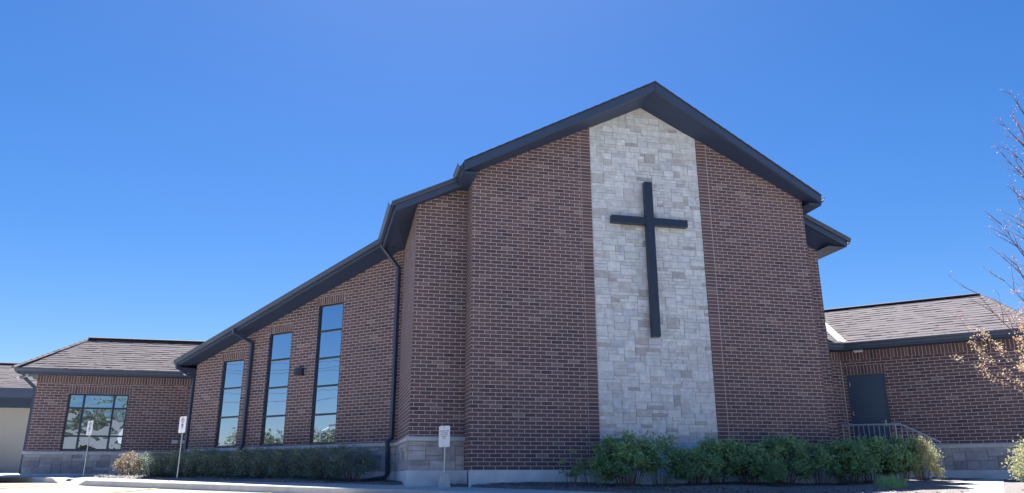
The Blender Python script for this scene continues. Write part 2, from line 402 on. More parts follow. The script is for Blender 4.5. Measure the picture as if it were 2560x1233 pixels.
# --- brick: stepped walls, windowed wall, wings
WINS = [(WL - 7.46, WL - 6.44, 1.13, 3.84), (WL - 5.35, WL - 4.34, 1.13, 4.53), (WL - 3.27, WL - 2.25, 1.13, 5.19)]
WINL = (13.03 - 11.97, 13.03 - 10.03, 1.13, 3.04)
wtop = lambda a: 6.47 - .302 * (WL - a)
mb = MB(); wall(mb, FS, 0, 1.27, Z_SILL, lambda a: 6.70 + .47 * a, uo=(.05, .02)); part(mb, 'brick_wall', M['brick'])
mb = MB(); wall(mb, FSL, 0, 3.21, Z_SILL, 6.62, uo=(.02, .02)); part(mb, 'brick_wall', M['brick'])
mb = MB(); wall(mb, FW, 0, WL, Z_SILL, wtop, WINS, uo=(.11, .02)); part(mb, 'window_wall', M['brick'])
mb = MB(); wall(mb, FWL, 0, 16 - Lp[1], Z_SILL, 3.8, uo=(.11, .02)); part(mb, 'brick_wall', M['brick'])
mb = MB(); wall(mb, FL, 0, LWL, Z_SILL, 3.70, [WINL], uo=(.2, .02)); wall(mb, FLL, 0, 2.75, Z_SILL, 3.70, uo=(.1, .02)); part(mb, 'wing_wall', M['brick'])
mb = MB(); wall(mb, FR2, 0, 1.25, -.3, 6.95, uo=(.15, .03)); wall(mb, FRR, 0, 14.6, -.3, 6.40, uo=(0, .03)); part(mb, 'brick_wall', M['brick'])
DOOR = (.10, 1.10, .70, 2.99)
mb = MB(); wall(mb, FT, 0, TL, .60, 3.70, uo=(.2, .03)); part(mb, 'brick_wall', M['brick'])
mb = MB(); wall(mb, FR, 0, RWL, Z_SILL - .07, 3.70, [(DOOR[0], DOOR[1], Z_SILL - .07, DOOR[3])], uo=(.14, .05), reveal=.08)
wall(mb, FRE, 0, 6, Z_SILL - .07, 3.70, uo=(.1, .05)); part(mb, 'wing_wall', M['brick'])
# soldier courses
mb = MB(); soldier(mb, FL, 0, LWL, 3.41); soldier(mb, FL, WINL[0] - .09, WINL[1] + .09, WINL[3] + .002); part(mb, 'soldier_course', M['soldier'])
mb = MB(); soldier(mb, FR, 0, RWL, 3.41); soldier(mb, FR, DOOR[0] - .04, DOOR[1] + .04, DOOR[3] + .004); soldier(mb, FT, 0, TL, 3.41)
part(mb, 'soldier_course', M['soldier'])
for w_ in WINS:
    mb = MB(); soldier(mb, FW, w_[0] - .05, w_[1] + .02, w_[3] + .002, h=.25); part(mb, 'lintel', M['soldier'])
# joint line at the inner corner beside the door
mb = MB(); mb.tube([FT.at(TL, .6, .006), FT.at(TL, 3.4, .006)], .009, 6); part(mb, 'control_joint', M['precast'])

# --- plinths, sills, foundations
def plinth(F, a0, a1, sill=True, zt=Z_SILL0, zs=Z_SILL, seed=1, proud=.0):
    mb = MB(); mb.face([F.at(a0, Z_FOUND), F.at(a1, Z_FOUND), F.at(a1, zt), F.at(a0, zt)]); part(mb, 'plinth_bed', M['pmortar'])
    mb = MB(); ashlar(mb, F, a0, a1, Z_FOUND + .003, zt - .002, .1, .105, [1, 2, 3], {1: [3, 4, 5], 2: [3, 4, 5, 6], 3: [2, 3]}, .004, .03, random.Random(seed), wt=[3, 6, 1])
    part(mb, 'stone_base', M['plinth'], weld=False)
SP = [(-.02, -.0), (.045, .0), (.062, .02), (.07, .05), (.062, .08), (.03, .105), (-.02, .112)]
def sill(F, a0, a1, zs=Z_SILL0, e0=0, e1=0):
    mb = MB(); p0, p1 = F.at(a0 - e0, zs + .002), F.at(a1 + e1, zs + .002)
    mb.prism(SP, p0, p1, F.n, (0, 0, 1)); part(mb, 'sill_band', M['precast'])
    k = 1
    while a0 + k * 1.22 < a1:
        mb = MB(); a = a0 + k * 1.22; mb.prism([(x + .002, z) for x, z in SP], F.at(a - .004, zs + .002), F.at(a + .004, zs + .002), F.n, (0, 0, 1)); part(mb, 'sill_joint', M['pmortar']); k += 1
def found(F, a0, a1, out=.02, zt=Z_FOUND, e0=0, e1=0):
    mb = MB(); mb.prism([(-.1, -.9), (out, -.9), (out, zt - .006), (out - .006, zt), (-.1, zt)], F.at(a0 - e0, 0), F.at(a1 + e1, 0), F.n, (0, 0, 1))
    part(mb, 'foundation', M['concrete'])
plinth(FS, 0, 1.27, seed=3); plinth(FSL, 0, 3.21, seed=4); plinth(FW, 0, WL, seed=5); plinth(FL, 0, LWL, seed=6); plinth(FLL, 0, 2.75, seed=7)
plinth(FWL, 0, 16 - Lp[1], seed=12)
plinth(FR, DOOR[1] + .05, RWL, zt=Z_SILL0 - .07, seed=8); plinth(FRE, 0, 6, zt=Z_SILL0 - .07, seed=9)
sill(FS, -.06, 1.27); sill(FSL, 0, 3.21, e1=.062); sill(FW, 0, WL, e0=.05); sill(FL, 0, LWL, e0=.06); sill(FLL, 0, 2.75, e1=.062); sill(FWL, 0, 16 - Lp[1])
sill(FR, DOOR[1] + .05, RWL, Z_SILL0 - .07, e1=.05); sill(FRE, 0, 6, Z_SILL0 - .07)
for F, a, e in ((FS, 1.27, 0), (FSL, 3.21, .0195), (FW, WL, 0), (FL, LWL, 0), (FLL, 2.75, .0195), (FR, RWL, 0), (FRE, 6, 0), (FWL, 16 - Lp[1], 0)):
    found(F, 0, a, e1=e)
mb = MB(); mb.prism([(-.1, -.9), (.045, -.9), (.045, .262), (.012, .268), (.012, Z_FOUND), (-.1, Z_FOUND)], FM.at(-.012, 0), FM.at(9.072, 0), FM.n, (0, 0, 1))
part(mb, 'foundation', M['concrete'])
mb = MB(); mb.prism([(-.1, -.9), (.012, -.9), (.012, Z_FOUND - .002), (-.1, Z_FOUND - .002)], FML.at(0, 0), FML.at(.684, 0), FML.n, (0, 0, 1))
part(mb, 'foundation', M['concrete'])

# --- windows
def window(F, o, vm, hm, glass, fw=.05, depth=.09):
    a0, a1, z0, z1 = o; mb = MB(); fo = -.035
    def bar(A0, A1, Z0, Z1, o0=-depth, o1=fo):
        c = [(A0, Z0), (A1, Z0), (A1, Z1), (A0, Z1)]
        f = [F.at(a, z, o1) for a, z in c]; b = [F.at(a, z, o0) for a, z in c]
        mb.face(f)
        for i in range(4): mb.face([f[i], b[i], b[(i + 1) % 4], f[(i + 1) % 4]])
    bar(a0, a0 + fw, z0, z1); bar(a1 - fw, a1, z0, z1); bar(a0 + fw, a1 - fw, z0, z0 + fw); bar(a0 + fw, a1 - fw, z1 - fw, z1)
    for v in vm: bar(v - .028, v + .028, z0 + fw, z1 - fw, o1=fo - .003)
    for h in hm: bar(a0 + fw, a1 - fw, h - .028, h + .028, o1=fo - .006)
    w = part(mb, 'window', M['bronze'])
    mb = MB(); gd = -depth + .015
    mb.face([F.at(a0 + .02, z0 + .02, gd), F.at(a1 - .02, z0 + .02, gd), F.at(a1 - .02, z1 - .02, gd), F.at(a0 + .02, z1 - .02, gd)])
    part(mb, 'pane', glass, w)
    return w
for o, n_ in zip(WINS, (3, 4, 5)):
    ph = (o[3] - o[2]) / n_
    lab(window(FW, o, [], [o[2] + ph * k + .01 for k in range(1, n_)], M['glass']), 'tall narrow window with %d stacked panes' % n_)
wl_, hl_ = WINL[1] - WINL[0], WINL[3] - WINL[2]
lab(window(FL, WINL, [WINL[0] + wl_ * .255, WINL[0] + wl_ * .755], [WINL[2] + hl_ * .25, WINL[2] + hl_ * .745], M['glasswob']), 'wide nine-pane window with rippled reflections')

# --- door
mb = MB(); a0, a1, z0, z1 = DOOR; fr = .06
for A0, A1, Z0, Z1 in ((a0, a0 + fr, z0, z1), (a1 - fr, a1, z0, z1), (a0 + fr, a1 - fr, z1 - fr, z1)):
    c = [(A0, Z0), (A1, Z0), (A1, Z1), (A0, Z1)]; f = [FR.at(a, z, -.03) for a, z in c]; b = [FR.at(a, z, -.09) for a, z in c]
    mb.face(f); [mb.face([f[i], b[i], b[(i + 1) % 4], f[(i + 1) % 4]]) for i in range(4)]
door = part(mb, 'door', M['door'])
mb = MB(); c = [(a0 + fr, z0), (a1 - fr, z0), (a1 - fr, z1 - fr), (a0 + fr, z1 - fr)]
mb.face([FR.at(a, z, -.055) for a, z in c]); part(mb, 'door_leaf', M['door'], door)
for z in (1.02, 1.86, 2.68):
    mb = MB(); mb.tube([FR.at(a0 + fr + .008, z, -.04), FR.at(a0 + fr + .008, z + .11, -.04)], .012, 8); part(mb, 'hinge', M['light_metal'], door)
mb = MB(); mb.box(FR.at((a0 + a1) / 2, z0 + .012, .0), .48, .07, .012, -R(45)); part(mb, 'threshold', M['galv'], door)
mb = MB(); mb.box(FR.at(a1 - .13, 1.62, -.04), .02, .02, .09, -R(45)); mb.tube([FR.at(a1 - .13, 1.66, -.05), FR.at(a1 - .13, 1.66, .02), FR.at(a1 - .24, 1.66, .02)], .011, 8)
part(mb, 'handle', M['galv'], door)

# ---------------------------------------------------------------- roofs
def shingles(mb, e0, e1, t0, t1, course=.145, rnd=None, lift=.009):
    e0, e1, t0, t1 = map(Vector, (e0, e1, t0, t1)); rnd = rnd or random.Random(5)
    nrm = (e1 - e0).cross(t0 - e0).normalized()
    if nrm.z < 0: nrm = -nrm
    N_ = max(2, round(((t0 + t1) / 2 - (e0 + e1) / 2).length / course))
    for k in range(N_):
        f0, f1 = k / N_, (k + 1) / N_
        A, B = e0.lerp(t0, f0), e1.lerp(t1, f0); C_, D = e0.lerp(t0, f1), e1.lerp(t1, f1); L = (B - A).length
        x = 0
        dark = True
        while x < L:
            w = rnd.choice((.12, .2, .3, .42)); x1 = min(L, x + w); s0, s1 = x / L, x1 / L
            if rnd.random() < .55: dark = not dark
            h = lift + (.009 if rnd.random() < .4 else 0.0); t = clamp(rnd.gauss(.5, .14), 0, 1)
            a, b = A.lerp(B, s0), A.lerp(B, s1); c, d = C_.lerp(D, s0), C_.lerp(D, s1)
            tc, td = a.lerp(c, .74), b.lerp(d, .74)
            mb.face([a + nrm * h, b + nrm * h, td + nrm * (h * .4), tc + nrm * (h * .4)], None, t)
            mb.face([tc + nrm * (h * .4), td + nrm * (h * .4), d + nrm * .002, c + nrm * .002], None, 0.0 if dark else t * .8)
            mb.face([a - nrm * .004, b - nrm * .004, b + nrm * h, a + nrm * h], None, t * .5)
            x = x1
def poly_roof(mb, pts):
    for i in range(1, len(pts) - 1): mb.auto([pts[0], pts[i], pts[i + 1]])
RA = Vector((UC, -.93, 9.90)); RL = Vector((-.30, -.50, 7.43)); RR = Vector((9.40, -.33, 7.43))
RS0, RS1 = Vector((-.43, .30, 7.26)), Vector((-1.92, .30, 6.53)); RS2 = Vector((-1.98, 3.64, 6.60))
def WE(a, out=.65, dz=0): return FW.at(WL - a, 6.748 - .3133 * a + dz, out)
RW0, RW1 = WE(.38), WE(8.98)
RB0, RB1, RB2 = Vector((9.58, .80, 7.29)), Vector((10.97, .80, 6.64)), Vector((10.97, 16.6, 6.64))
mb = MB()
poly_roof(mb, [Vector((UC, .3, 9.9)), RA, RL, Vector((-.42, .3, 7.42))])
poly_roof(mb, [Vector((UC, 3.4, 9.85)), Vector((UC, .3, 9.85)), RS0, RS1, RS2])
poly_roof(mb, [Vector((UC, 16.6, 9.85)), Vector((UC, 3.4, 9.85)), RS2, RW0, RW1, Vector((RW1.x, 16.6, RW1.z))])
poly_roof(mb, [RA, Vector((UC, .8, 9.9)), Vector((9.50, .8, 7.36)), RR])
poly_roof(mb, [Vector((UC, .8, 9.85)), Vector((UC, 16.6, 9.85)), RB2, RB1, RB0])
roof = part(mb, 'main_roof', M['shingle'])
mb = MB(); mb.face([(UC, 16.0, 0), (10.31, 16.0, 0), (10.31, 16.0, 6.8), (UC, 16.0, 9.7), (Lp[0], 16.0, 3.7), (Lp[0], 16.0, 0)]); part(mb, 'rear_wall', M['brick'])

def board(mb, p0, p1, outv, h, th=.04, dz=0.0):
    """board hanging below the line p0-p1, thickness outwards"""
    p0, p1 = Vector(p0) + Vector((0, 0, dz)), Vector(p1) + Vector((0, 0, dz)); o = Vector(outv).normalized() * th
    f = [p0 + o, p1 + o, p1 + o - Vector((0, 0, h)), p0 + o - Vector((0, 0, h))]; b = [p0 - o * .5, p1 - o * .5, p1 - o * .5 - Vector((0, 0, h)), p0 - o * .5 - Vector((0, 0, h))]
    mb.auto(f[::-1]); mb.auto(b)
    for i in range(4): mb.auto([f[i], b[i], b[(i + 1) % 4], f[(i + 1) % 4]])
def gutter(p0, p1, outv, name='gutter', s=1.0):
    mb = MB(); prof = [(0, -.125), (.075, -.125), (.085, -.08), (.115, -.045), (.125, 0), (.117, 0), (.105, -.04), (.075, -.075), (.068, -.112), (.01, -.112), (.01, 0), (0, 0)]
    mb.prism([(a * s, b * s) for a, b in prof], p0, p1, Vector(outv).normalized(), (0, 0, 1)); return part(mb, name, M['trim'])
# main rakes (prow shaped): bargeboards, shingle edge, soffit
dL_, dR_ = (RL - RA), (RR - RA)
oL = Vector((0, 0, 1)).cross(dL_).normalized(); oL = oL if oL.y < 0 else -oL
oR = Vector((0, 0, 1)).cross(dR_).normalized(); oR = oR if oR.y < 0 else -oR
for p1, o_, dv in ((RL, oL, dL_), (RR, oR, dR_)):
    mb = MB(); board(mb, RA, p1, o_, .215, .045, -.03); part(mb, 'bargeboard', M['trim'])
    mb = MB(); n_ = 22                                          # shingle edge, slightly stepped
    for k in range(n_):
        a, b = RA + dv * (k / n_), RA + dv * ((k + 1) / n_); board(mb, a + Vector((0, 0, .004 + .010)), b + Vector((0, 0, .004)), o_, .045, .065, 0)
    part(mb, 'shingle_edge', M['ridgecap'])
    for f in (.34, .68):
        mb = MB(); a = RA + dv * f; board(mb, a, a + dv.normalized() * .03, o_, .217, .0485, -.029); part(mb, 'seam_cover', M['trim'])
def soffit(mb, a, b, c, d, groove=.1):
    mb.auto([a, b, c, d]); mb.auto([d, c, b, a])
def soffit_mat():
    m, nt, N, L, P = newmat('vented_soffit')
    uv = N.new('ShaderNodeTexCoord'); w = N.new('ShaderNodeTexWave'); w.wave_type = 'BANDS'; w.bands_direction = 'Y'; w.inputs['Scale'].default_value = 3.2
    L.new(uv.outputs['Object'], w.inputs['Vector']); r = ramp(N, [(.0, (.020, .036, .085)), (.25, (.036, .060, .125))]); L.new(w.outputs[0], r.inputs[0])  # panel grooves; both tones include the blue flare veil
    L.new(r.outputs[0], P.inputs['Base Color']); P.inputs['Roughness'].default_value = .55
    L.new(bump(N, L, w.outputs[0], .5, .01), P.inputs['Normal']); return m
M['soffitv'] = soffit_mat()
mb = MB(); zf = Vector((0, 0, -.245)); wy = .02
apex_in = Vector((UC, wy, 9.66)); 
soffit(mb, RA + zf, RL + zf, Vector((-.28, wy, gab(-.28) - .0)), apex_in); soffit(mb, RA + zf, apex_in, Vector((9.36, wy, gab(9.36))), RR + zf)
part(mb, 'rake_soffit', M['soffitv'])
def eave_box(x0, x1, y0, y1, z, name='eave_soffit'):
    mb = MB(); mb.box(((x0 + x1) / 2, (y0 + y1) / 2, z + .03), abs(x1 - x0) / 2, abs(y1 - y0) / 2, .03); return part(mb, name, M['soffit'])
eave_box(-.30, .02, -.50, .66, 7.12); eave_box(9.04, 9.38, -.33, 1.35, 7.14)
mb = MB(); board(mb, (-.30, -.50, 7.40), (-.30, .30, 7.40), (-1, 0, 0), .26, .03); part(mb, 'fascia', M['trim'])
mb = MB(); board(mb, (9.38, -.33, 7.40), (9.38, .80, 7.40), (1, 0, 0), .26, .03); part(mb, 'fascia', M['trim'])
gutter((-.33, -.52, 7.36), (-.33, .26, 7.36), (-1, 0, 0)); gutter((9.41, -.35, 7.38), (9.41, .80, 7.38), (1, 0, 0))
# stepped bay rakes
mb = MB(); board(mb, RS0 + Vector((.2, 0, .098)), RS1 + Vector((.1, 0, .05)), (0, -1, 0), .24, .03, -.02); part(mb, 'fascia', M['trim'])
gutter(RS0 + Vector((.10, -.03, .049)), RS1 + Vector((0, -.03, 0)), (0, -1, 0), s=.85)
mb = MB(); soffit(mb, RS0 + Vector((.45, 0, -.02)), RS1 + Vector((.1, 0, -.20)), Vector((-1.85, .66, 6.38)), Vector((.02, .66, 7.25)))
soffit(mb, Vector((-1.85, .30, 6.33)), RS2 + Vector((.1, 0, -.2)), Vector((-1.25, 3.9, 6.47)), Vector((-1.25, .3, 6.66))); part(mb, 'rake_soffit', M['soffitv'])
mb = MB(); board(mb, RS1 + Vector((.1, 0, 0)), RS2 + Vector((.1, 0, 0)), (-1, 0, 0), .22, .03, -.02); part(mb, 'fascia', M['trim'])
gutter(RS1 + Vector((.05, -.03, 0)), RS2 + Vector((.05, 0, 0)), (-1, 0, 0))
# windowed wall rake
mb = MB(); board(mb, WE(.2, .56), WE(9.0, .56), FW.n, .185, .03, -.01); part(mb, 'fascia', M['trim'])
gutter(WE(.28, .59), WE(9.06, .59), FW.n)
mb = MB(); soffit(mb, WE(0, .58, -.18), WE(9.0, .58, -.18), FW.at(-.03, wtop(0) + .0, -.02), FW.at(WL, wtop(WL), -.02)); part(mb, 'rake_soffit', M['soffitv'])
e_ = WE(9.0, .58, -.02); mb = MB(); board(mb, e_, (e_.x, 11.9, e_.z), (-1, 0, 0), .2, .03); part(mb, 'fascia', M['trim'])
mb = MB(); mb.auto([Vector((e_.x, e_.y, e_.z - .2)), Vector((Lp[0], e_.y + .3, e_.z - .2)), Vector((Lp[0], 12.4, e_.z - .2)), Vector((e_.x, 12.4, e_.z - .2))]); part(mb, 'eave_soffit', M['soffit'])
gutter((e_.x - .02, e_.y, e_.z), (e_.x - .02, 11.9, e_.z), (-1, 0, 0))
# right stepped bay
mb = MB(); board(mb, RB0, RB1 + Vector((-.1, 0, .05)), (0, -1, 0), .25, .03, -.02); part(mb, 'fascia', M['trim'])
gutter(RB1 + Vector((0, -.03, 0)), RB0 + Vector((0, -.03, 0)), (0, -1, 0), s=.85)
mb = MB(); soffit(mb, RB0 + Vector((-.1, 0, -.24)), Vector((9.04, 1.37, 7.00)), Vector((10.31, 1.37, 6.42)), Vector((10.87, .8, 6.42)))
mb.auto([(10.31, .8, 6.415), (10.87, .8, 6.415), (10.87, 16, 6.415), (10.31, 16, 6.415)]); part(mb, 'rake_soffit', M['soffit'])
mb = MB(); board(mb, (10.87, .8, 6.62), (10.87, 16.6, 6.62), (1, 0, 0), .2, .03); part(mb, 'fascia', M['trim'])
gutter((10.9, .78, 6.62), (10.9, 16.6, 6.62), (1, 0, 0))

# wing roofs
def wing_eave(F, a0, a1, z=3.82, out=.5, i0=None, i1=None):
    i0 = a0 if i0 is None else i0; i1 = a1 if i1 is None else i1
    mb = MB(); board(mb, F.at(a0, z, out - .04), F.at(a1, z, out - .04), F.n, .17, .03, -.01); part(mb, 'fascia', M['trim'])
    gutter(F.at(a0, z, out - .01), F.at(a1, z, out - .01), F.n)
    mb = MB(); zz = z - .165
    mb.auto([F.at(a0, zz, out - .03), F.at(a1, zz, out - .03), F.at(i1, zz, -.02), F.at(i0, zz, -.02)]); part(mb, 'eave_soffit', M['soffit'])
wing_eave(FL, -.52, LWL, i0=0); wing_eave(FR, .195, RWL + .5, z=3.83, i0=-.01, i1=RWL); wing_eave(FT, 0, .77, z=3.83, i1=.975)
wing_eave(FLL, -.5, 2.75 + .5, i1=2.75)
wing_eave(FRE, -.5, 6.3, z=3.83, i0=0)
ZE = 3.83
mb = MB(); LE0, LE1 = Vector((-13.60, 12.0, ZE)), Vector((-7.2, 12.0, ZE)); LR0, LR1 = Vector((-12.0, 13.9, 5.20)), Vector((-7.2, 13.9, 5.20))
shingles(mb, LE0, LE1, LR0, LR1, course=.17, rnd=random.Random(3))
part(mb, 'wing_roof', M['shingle'], weld=False)
mb = MB(); shingles(mb, Vector((-13.60, 15.8, ZE)), LE0, LR0, LR0 + Vector((0, .001, 0)), rnd=random.Random(4)); mb.auto([LR0, LR1, Vector((-7.2, 15.8, ZE)), Vector((-13.6, 15.8, ZE))]); part(mb, 'wing_roof', M['shingle'], weld=False)
def caps(p0, p1, w=.13, name='ridge_cap', mat=None):
    p0, p1 = Vector(p0), Vector(p1); d = (p1 - p0).normalized(); X = d.cross(Vector((0, 0, 1))).normalized(); L = (p1 - p0).length; mb = MB(); n_ = max(1, round(L / .2)); rn = random.Random(int(L * 100))
    for k in range(n_):
        a, b = p0 + d * (L * k / n_), p0 + d * (L * (k + 1) / n_ + .02); t = rn.random()
        for sg in (1, -1):
            u = Vector((0, 0, .035)); lo = Vector((0, 0, -.03))
            mb.face([a + u, b + u * .6, b + X * sg * w + lo * 1.1, a + X * sg * w + lo], None, t)
        mb.face([a + u, a + X * w + lo, a - X * w + lo], None, t)
    return part(mb, name, mat or M['shingle'], weld=False)
def ridge_vent(p0, p1):
    mb = MB(); mb.prism([(-.13, -.04), (.13, -.04), (.13, -.005), (0, .035), (-.13, -.005)], p0, p1, (Vector(p1) - Vector(p0)).cross(Vector((0, 0, 1))).normalized(), (0, 0, 1)); part(mb, 'ridge_vent', M['ridgecap'])
caps(LE0 + Vector((-.05, -.05, .02)), LR0); ridge_vent(LR0 + Vector((0, 0, .03)), LR1 + Vector((0, 0, .03)))
# right wing: eave line in front of FR, ridge parallel to it
def RP(a, out, z): return FR.at(a, z, out)
RRID = 2.80; zr = ZE + .5 * (RRID + .47)
va0 = .195                                                     # where the eave meets the valley
vx = .4142
RV0 = RP(va0, .47, ZE); RE1 = RP(RWL + .47, .47, ZE); RT0 = RP(va0 - (RRID + .47) * (-.4142) - 1.354, -RRID, zr) ; RT1 = RP(3.74, -RRID, zr)
Vtop = Vector((RV0.x + 1.18 * 1.17, RV0.y + 2.85 * 1.17, zr))
# valley top on ridge line: same out as the ridge
av = (Vtop - FR.P).dot(FR.d); Vtop = RP(av, -RRID, zr)
mb = MB(); shingles(mb, RV0, RE1, Vtop, RT1, course=.24, rnd=random.Random(8)); part(mb, 'wing_roof', M['shingle'], weld=False)
mb = MB(); shingles(mb, RE1, RP(RWL + .47, -6.0, ZE), RT1, RT1 + Vector((.001, 0, 0)), rnd=random.Random(9))
mb.auto([RT1, Vtop, RP(va0, -6.0, ZE), RP(RWL + .47, -6.0, ZE)]); part(mb, 'wing_roof', M['shingle'], weld=False)
mb = MB(); T0 = Vector((10.31, 1.76, ZE)); shingles(mb, T0, RV0, Vector((10.31, Vtop.y, zr)), Vtop, course=.24, rnd=random.Random(10)); part(mb, 'wing_roof', M['shingle'], weld=False)
mb = MB(); dv = (Vtop - RV0); X1 = Vector((1, 0, 0)) * .13; Z1 = Vector((0, 0, .03)); r0 = RV0 + dv * .03 + Z1; r1 = Vtop + Z1
Pf = FR.d * .13; mb.auto([r0, r0 + Pf, r1 + Pf, r1]); mb.auto([r0 - X1, r0, r1, r1 - X1])
mb.prism([(-.012, 0), (0, .03), (.012, 0)], r0, r1, dv.cross(Vector((0, 0, 1))).normalized(), (0, 0, 1)); part(mb, 'valley_flashing', M['flash'])
ridge_vent(Vtop + Vector((0, 0, .03)), RT1 + Vector((0, 0, .03))); caps(RE1 + Vector((0, 0, .02)), RT1)

# downspouts
def downspout(pts, side): 
    mb = MB(); mb.tube(pts, 0, square=(.075, .10, side)); part(mb, 'downspout', M['trim'])
q0 = WE(.30, .64, -.10); F_ = FW
downspout([q0, q0 + Vector((0, 0, -.10)), FW.at(WL - .13, 5.90, .08), FW.at(WL - .13, 5.75, .07), FW.at(WL - .13, 1.30, .07), FW.at(WL - .13, 1.20, .08), FW.at(WL - .22, 1.12, .13),
           FW.at(WL - .20, .86, .12), FW.at(WL - .20, .32, .09), FW.at(WL - .26, .20, .12), FW.at(WL - .80, .10, .50)], FW.d)
p_ = WE(6.24, .66, -.11)
downspout([p_, p_ + Vector((0, 0, -.1)), FW.at(WL - 6.06, 4.32, .08), FW.at(WL - 6.06, 4.20, .06), FW.at(WL - 6.06, 1.20, .06), FW.at(WL - 6.06, 1.06, .12), FW.at(WL - 6.06, .25, .12)], FW.d)
p_ = WE(9.0, .60, -.10)
downspout([p_, p_ + Vector((0, 0, -.12)), FW.at(-.07, 3.40, .02), FW.at(-.07, 3.25, .02), FW.at(-.07, .25, .02)], FW.d)
downspout([FLL.at(2.6, 3.70, .48), FLL.at(2.6, 3.58, .48), FLL.at(2.6, 3.22, .07), FLL.at(2.6, 3.1, .06), FLL.at(2.6, .35, .06)], FLL.d)
# vents low on the left wing
for x in (-8.33, -8.05):
    mb = MB(); mb.box((x, 12.535, 1.43), .1, .015, .055)
    for k in range(4): mb.box((x, 12.515, 1.395 + k * .023), .085, .008, .006)
    part(mb, 'vent_grille', M['light_metal'])

# landing, steps, railing at the side door
mb = MB(); F = FR; zl = .66
def slab(mb, F, a0, a1, o0, o1, z0, z1):
    c = [(a0, o0), (a1, o0), (a1, o1), (a0, o1)]; t = [F.at(a, z1, o) for a, o in c]; b = [F.at(a, z0, o) for a, o in c]
    mb.auto(t); [mb.auto([t[i], b[i], b[(i + 1) % 4], t[(i + 1) % 4]]) for i in range(4)]
slab(mb, F, -.3, 1.35, .03, 1.28, -.4, zl)
steps = empty('entrance_steps', (11.6, .8, 0), 'concrete landing with steps at the dark side door behind the shrubs', 'steps')
mb.build('landing', M['concrete'], steps)
for k in range(3):
    mb = MB(); slab(mb, F, 1.352 + k * .28, 1.352 + (k + 1) * .28, .03, 1.28, -.4, zl - .165 * (k + 1)); mb.build('step', M['concrete'], steps)
rl = empty('handrail', (11.3, .3, .66), 'grey steel railing with thin balusters around the side door landing', 'railing')
O = 1.2
def A_(x): return x + 2.15                                     # along measured from the frame origin
mb = MB(); mb.tube([F.at(A_(-2.12), 1.53, O), F.at(A_(-.70), 1.51, O)], .021, 8); mb.build('top_rail', M['rail'], rl)
mb = MB(); mb.tube([F.at(A_(-.72), 1.51, O), F.at(A_(.13), 1.04, O), F.at(A_(.16), .90, O)], .021, 8); mb.build('sloping_rail', M['rail'], rl)
mb = MB(); mb.tube([F.at(A_(-2.1), .74, O), F.at(A_(-.72), .74, O)], .014, 6); mb.build('bottom_rail', M['rail'], rl)
mb = MB(); mb.tube([F.at(A_(-2.12), 1.53, O), F.at(A_(-2.12), 1.53, .03)], .021, 8); mb.build('side_rail', M['rail'], rl)
for x in (-2.12, -.84, -.06):
    zt = 1.52 if x < -.7 else 1.51 - .553 * (x + .72); mb = MB(); mb.tube([F.at(A_(x), max(.0, zl - .05 if x < -.7 else .0), O), F.at(A_(x), zt, O)], .02, 8); mb.build('post', M['rail'], rl)
for k in range(9):
    x = -1.98 + k * .125; mb = MB(); mb.tube([F.at(A_(x), .74, O), F.at(A_(x), 1.52, O)], .009, 6); mb.build('baluster', M['rail'], rl)
for k in range(5):
    x = -.70 + k * .125; zt = 1.51 - .553 * (x + .72) if x > -.7 else 1.5; mb = MB(); mb.tube([F.at(A_(x), zt - .72, O), F.at(A_(x), zt, O)], .009, 6); mb.build('baluster', M['rail'], rl)
mb = MB(); mb.tube([F.at(A_(-.2), 1.02, .09), F.at(A_(.42), 1.02, .09)], .02, 8)
o = mb.build('wall_rail', M['rail'], rl)

# ---------------------------------------------------------------- cross
CR = empty('wall_cross', (4.53, -.1, 3.44), 'large dark metal cross mounted on the pale stone strip', 'cross')
mb = MB(); mb.box((4.53, -.125, 5.445), .103, .075, 2.005); mb.build('upright', M['cross'], CR, bevel=.006)
mb = MB(); mb.box((3.963, -.125, 6.385), .463, .072, .096); mb.box((5.093, -.125, 6.385), .459, .072, .096); mb.build('crossbar', M['cross'], CR, bevel=.006)
for z in (4.0, 5.4, 7.0):
    mb = MB(); mb.box((4.53, -.01, z), .05, .045, .05); mb.build('bracket', M['cross'], CR)

# ---------------------------------------------------------------- small fittings
wlp = empty('wall_lamp', FW.at(WL - 3.86, 3.12, 0), 'dark half-round wall lamp between the two tallest windows', 'lamp')
mb = MB(); c = FW.at(WL - 3.86, 3.12, .0); pr = []
for k in range(13):
    t = math.pi * k / 12; pr.append((math.cos(t) * .17, math.sin(t) * .17))
mb.prism([(a, b) for a, b in pr], c, c + Vector((0, 0, .21)), FW.d, FW.n); mb.build('lamp_shade', M['bronze'], wlp)
mb = MB(); mb.box(FW.at(WL - 3.86, 3.22, .006), .10, .006, .10, -R(45)); mb.build('backplate', M['bronze'], wlp)
for nm, p, rz, txt in (('soffit_light', FR.at(.55, 3.60, .30), -R(45), 'slim pale light fitting under the eave above the side door'),
                       ('security_light', FW.at(-.22, 3.50, .20), -R(45), 'small pale fitting under the lowest end of the long sloping eave')):
    e = empty(nm, p, txt, 'light'); mb = MB(); mb.box((p.x, p.y, p.z + .02), .13, .05, .02, rz); mb.build('housing', M['light_metal'], e, bevel=.006)
    mb = MB(); mb.box((p.x, p.y, p.z - .012), .105, .035, .010, rz, taper=1.1); mb.build('lens', M['white'], e)
fl = empty('flood_light', (-13.3, 12.35, 3.5), 'pair of small pale floodlights under the corner eave of the left wing', 'light')
mb = MB(); mb.box((-13.3, 12.35, 3.60), .05, .05, .05); mb.build('base', M['light_metal'], fl)
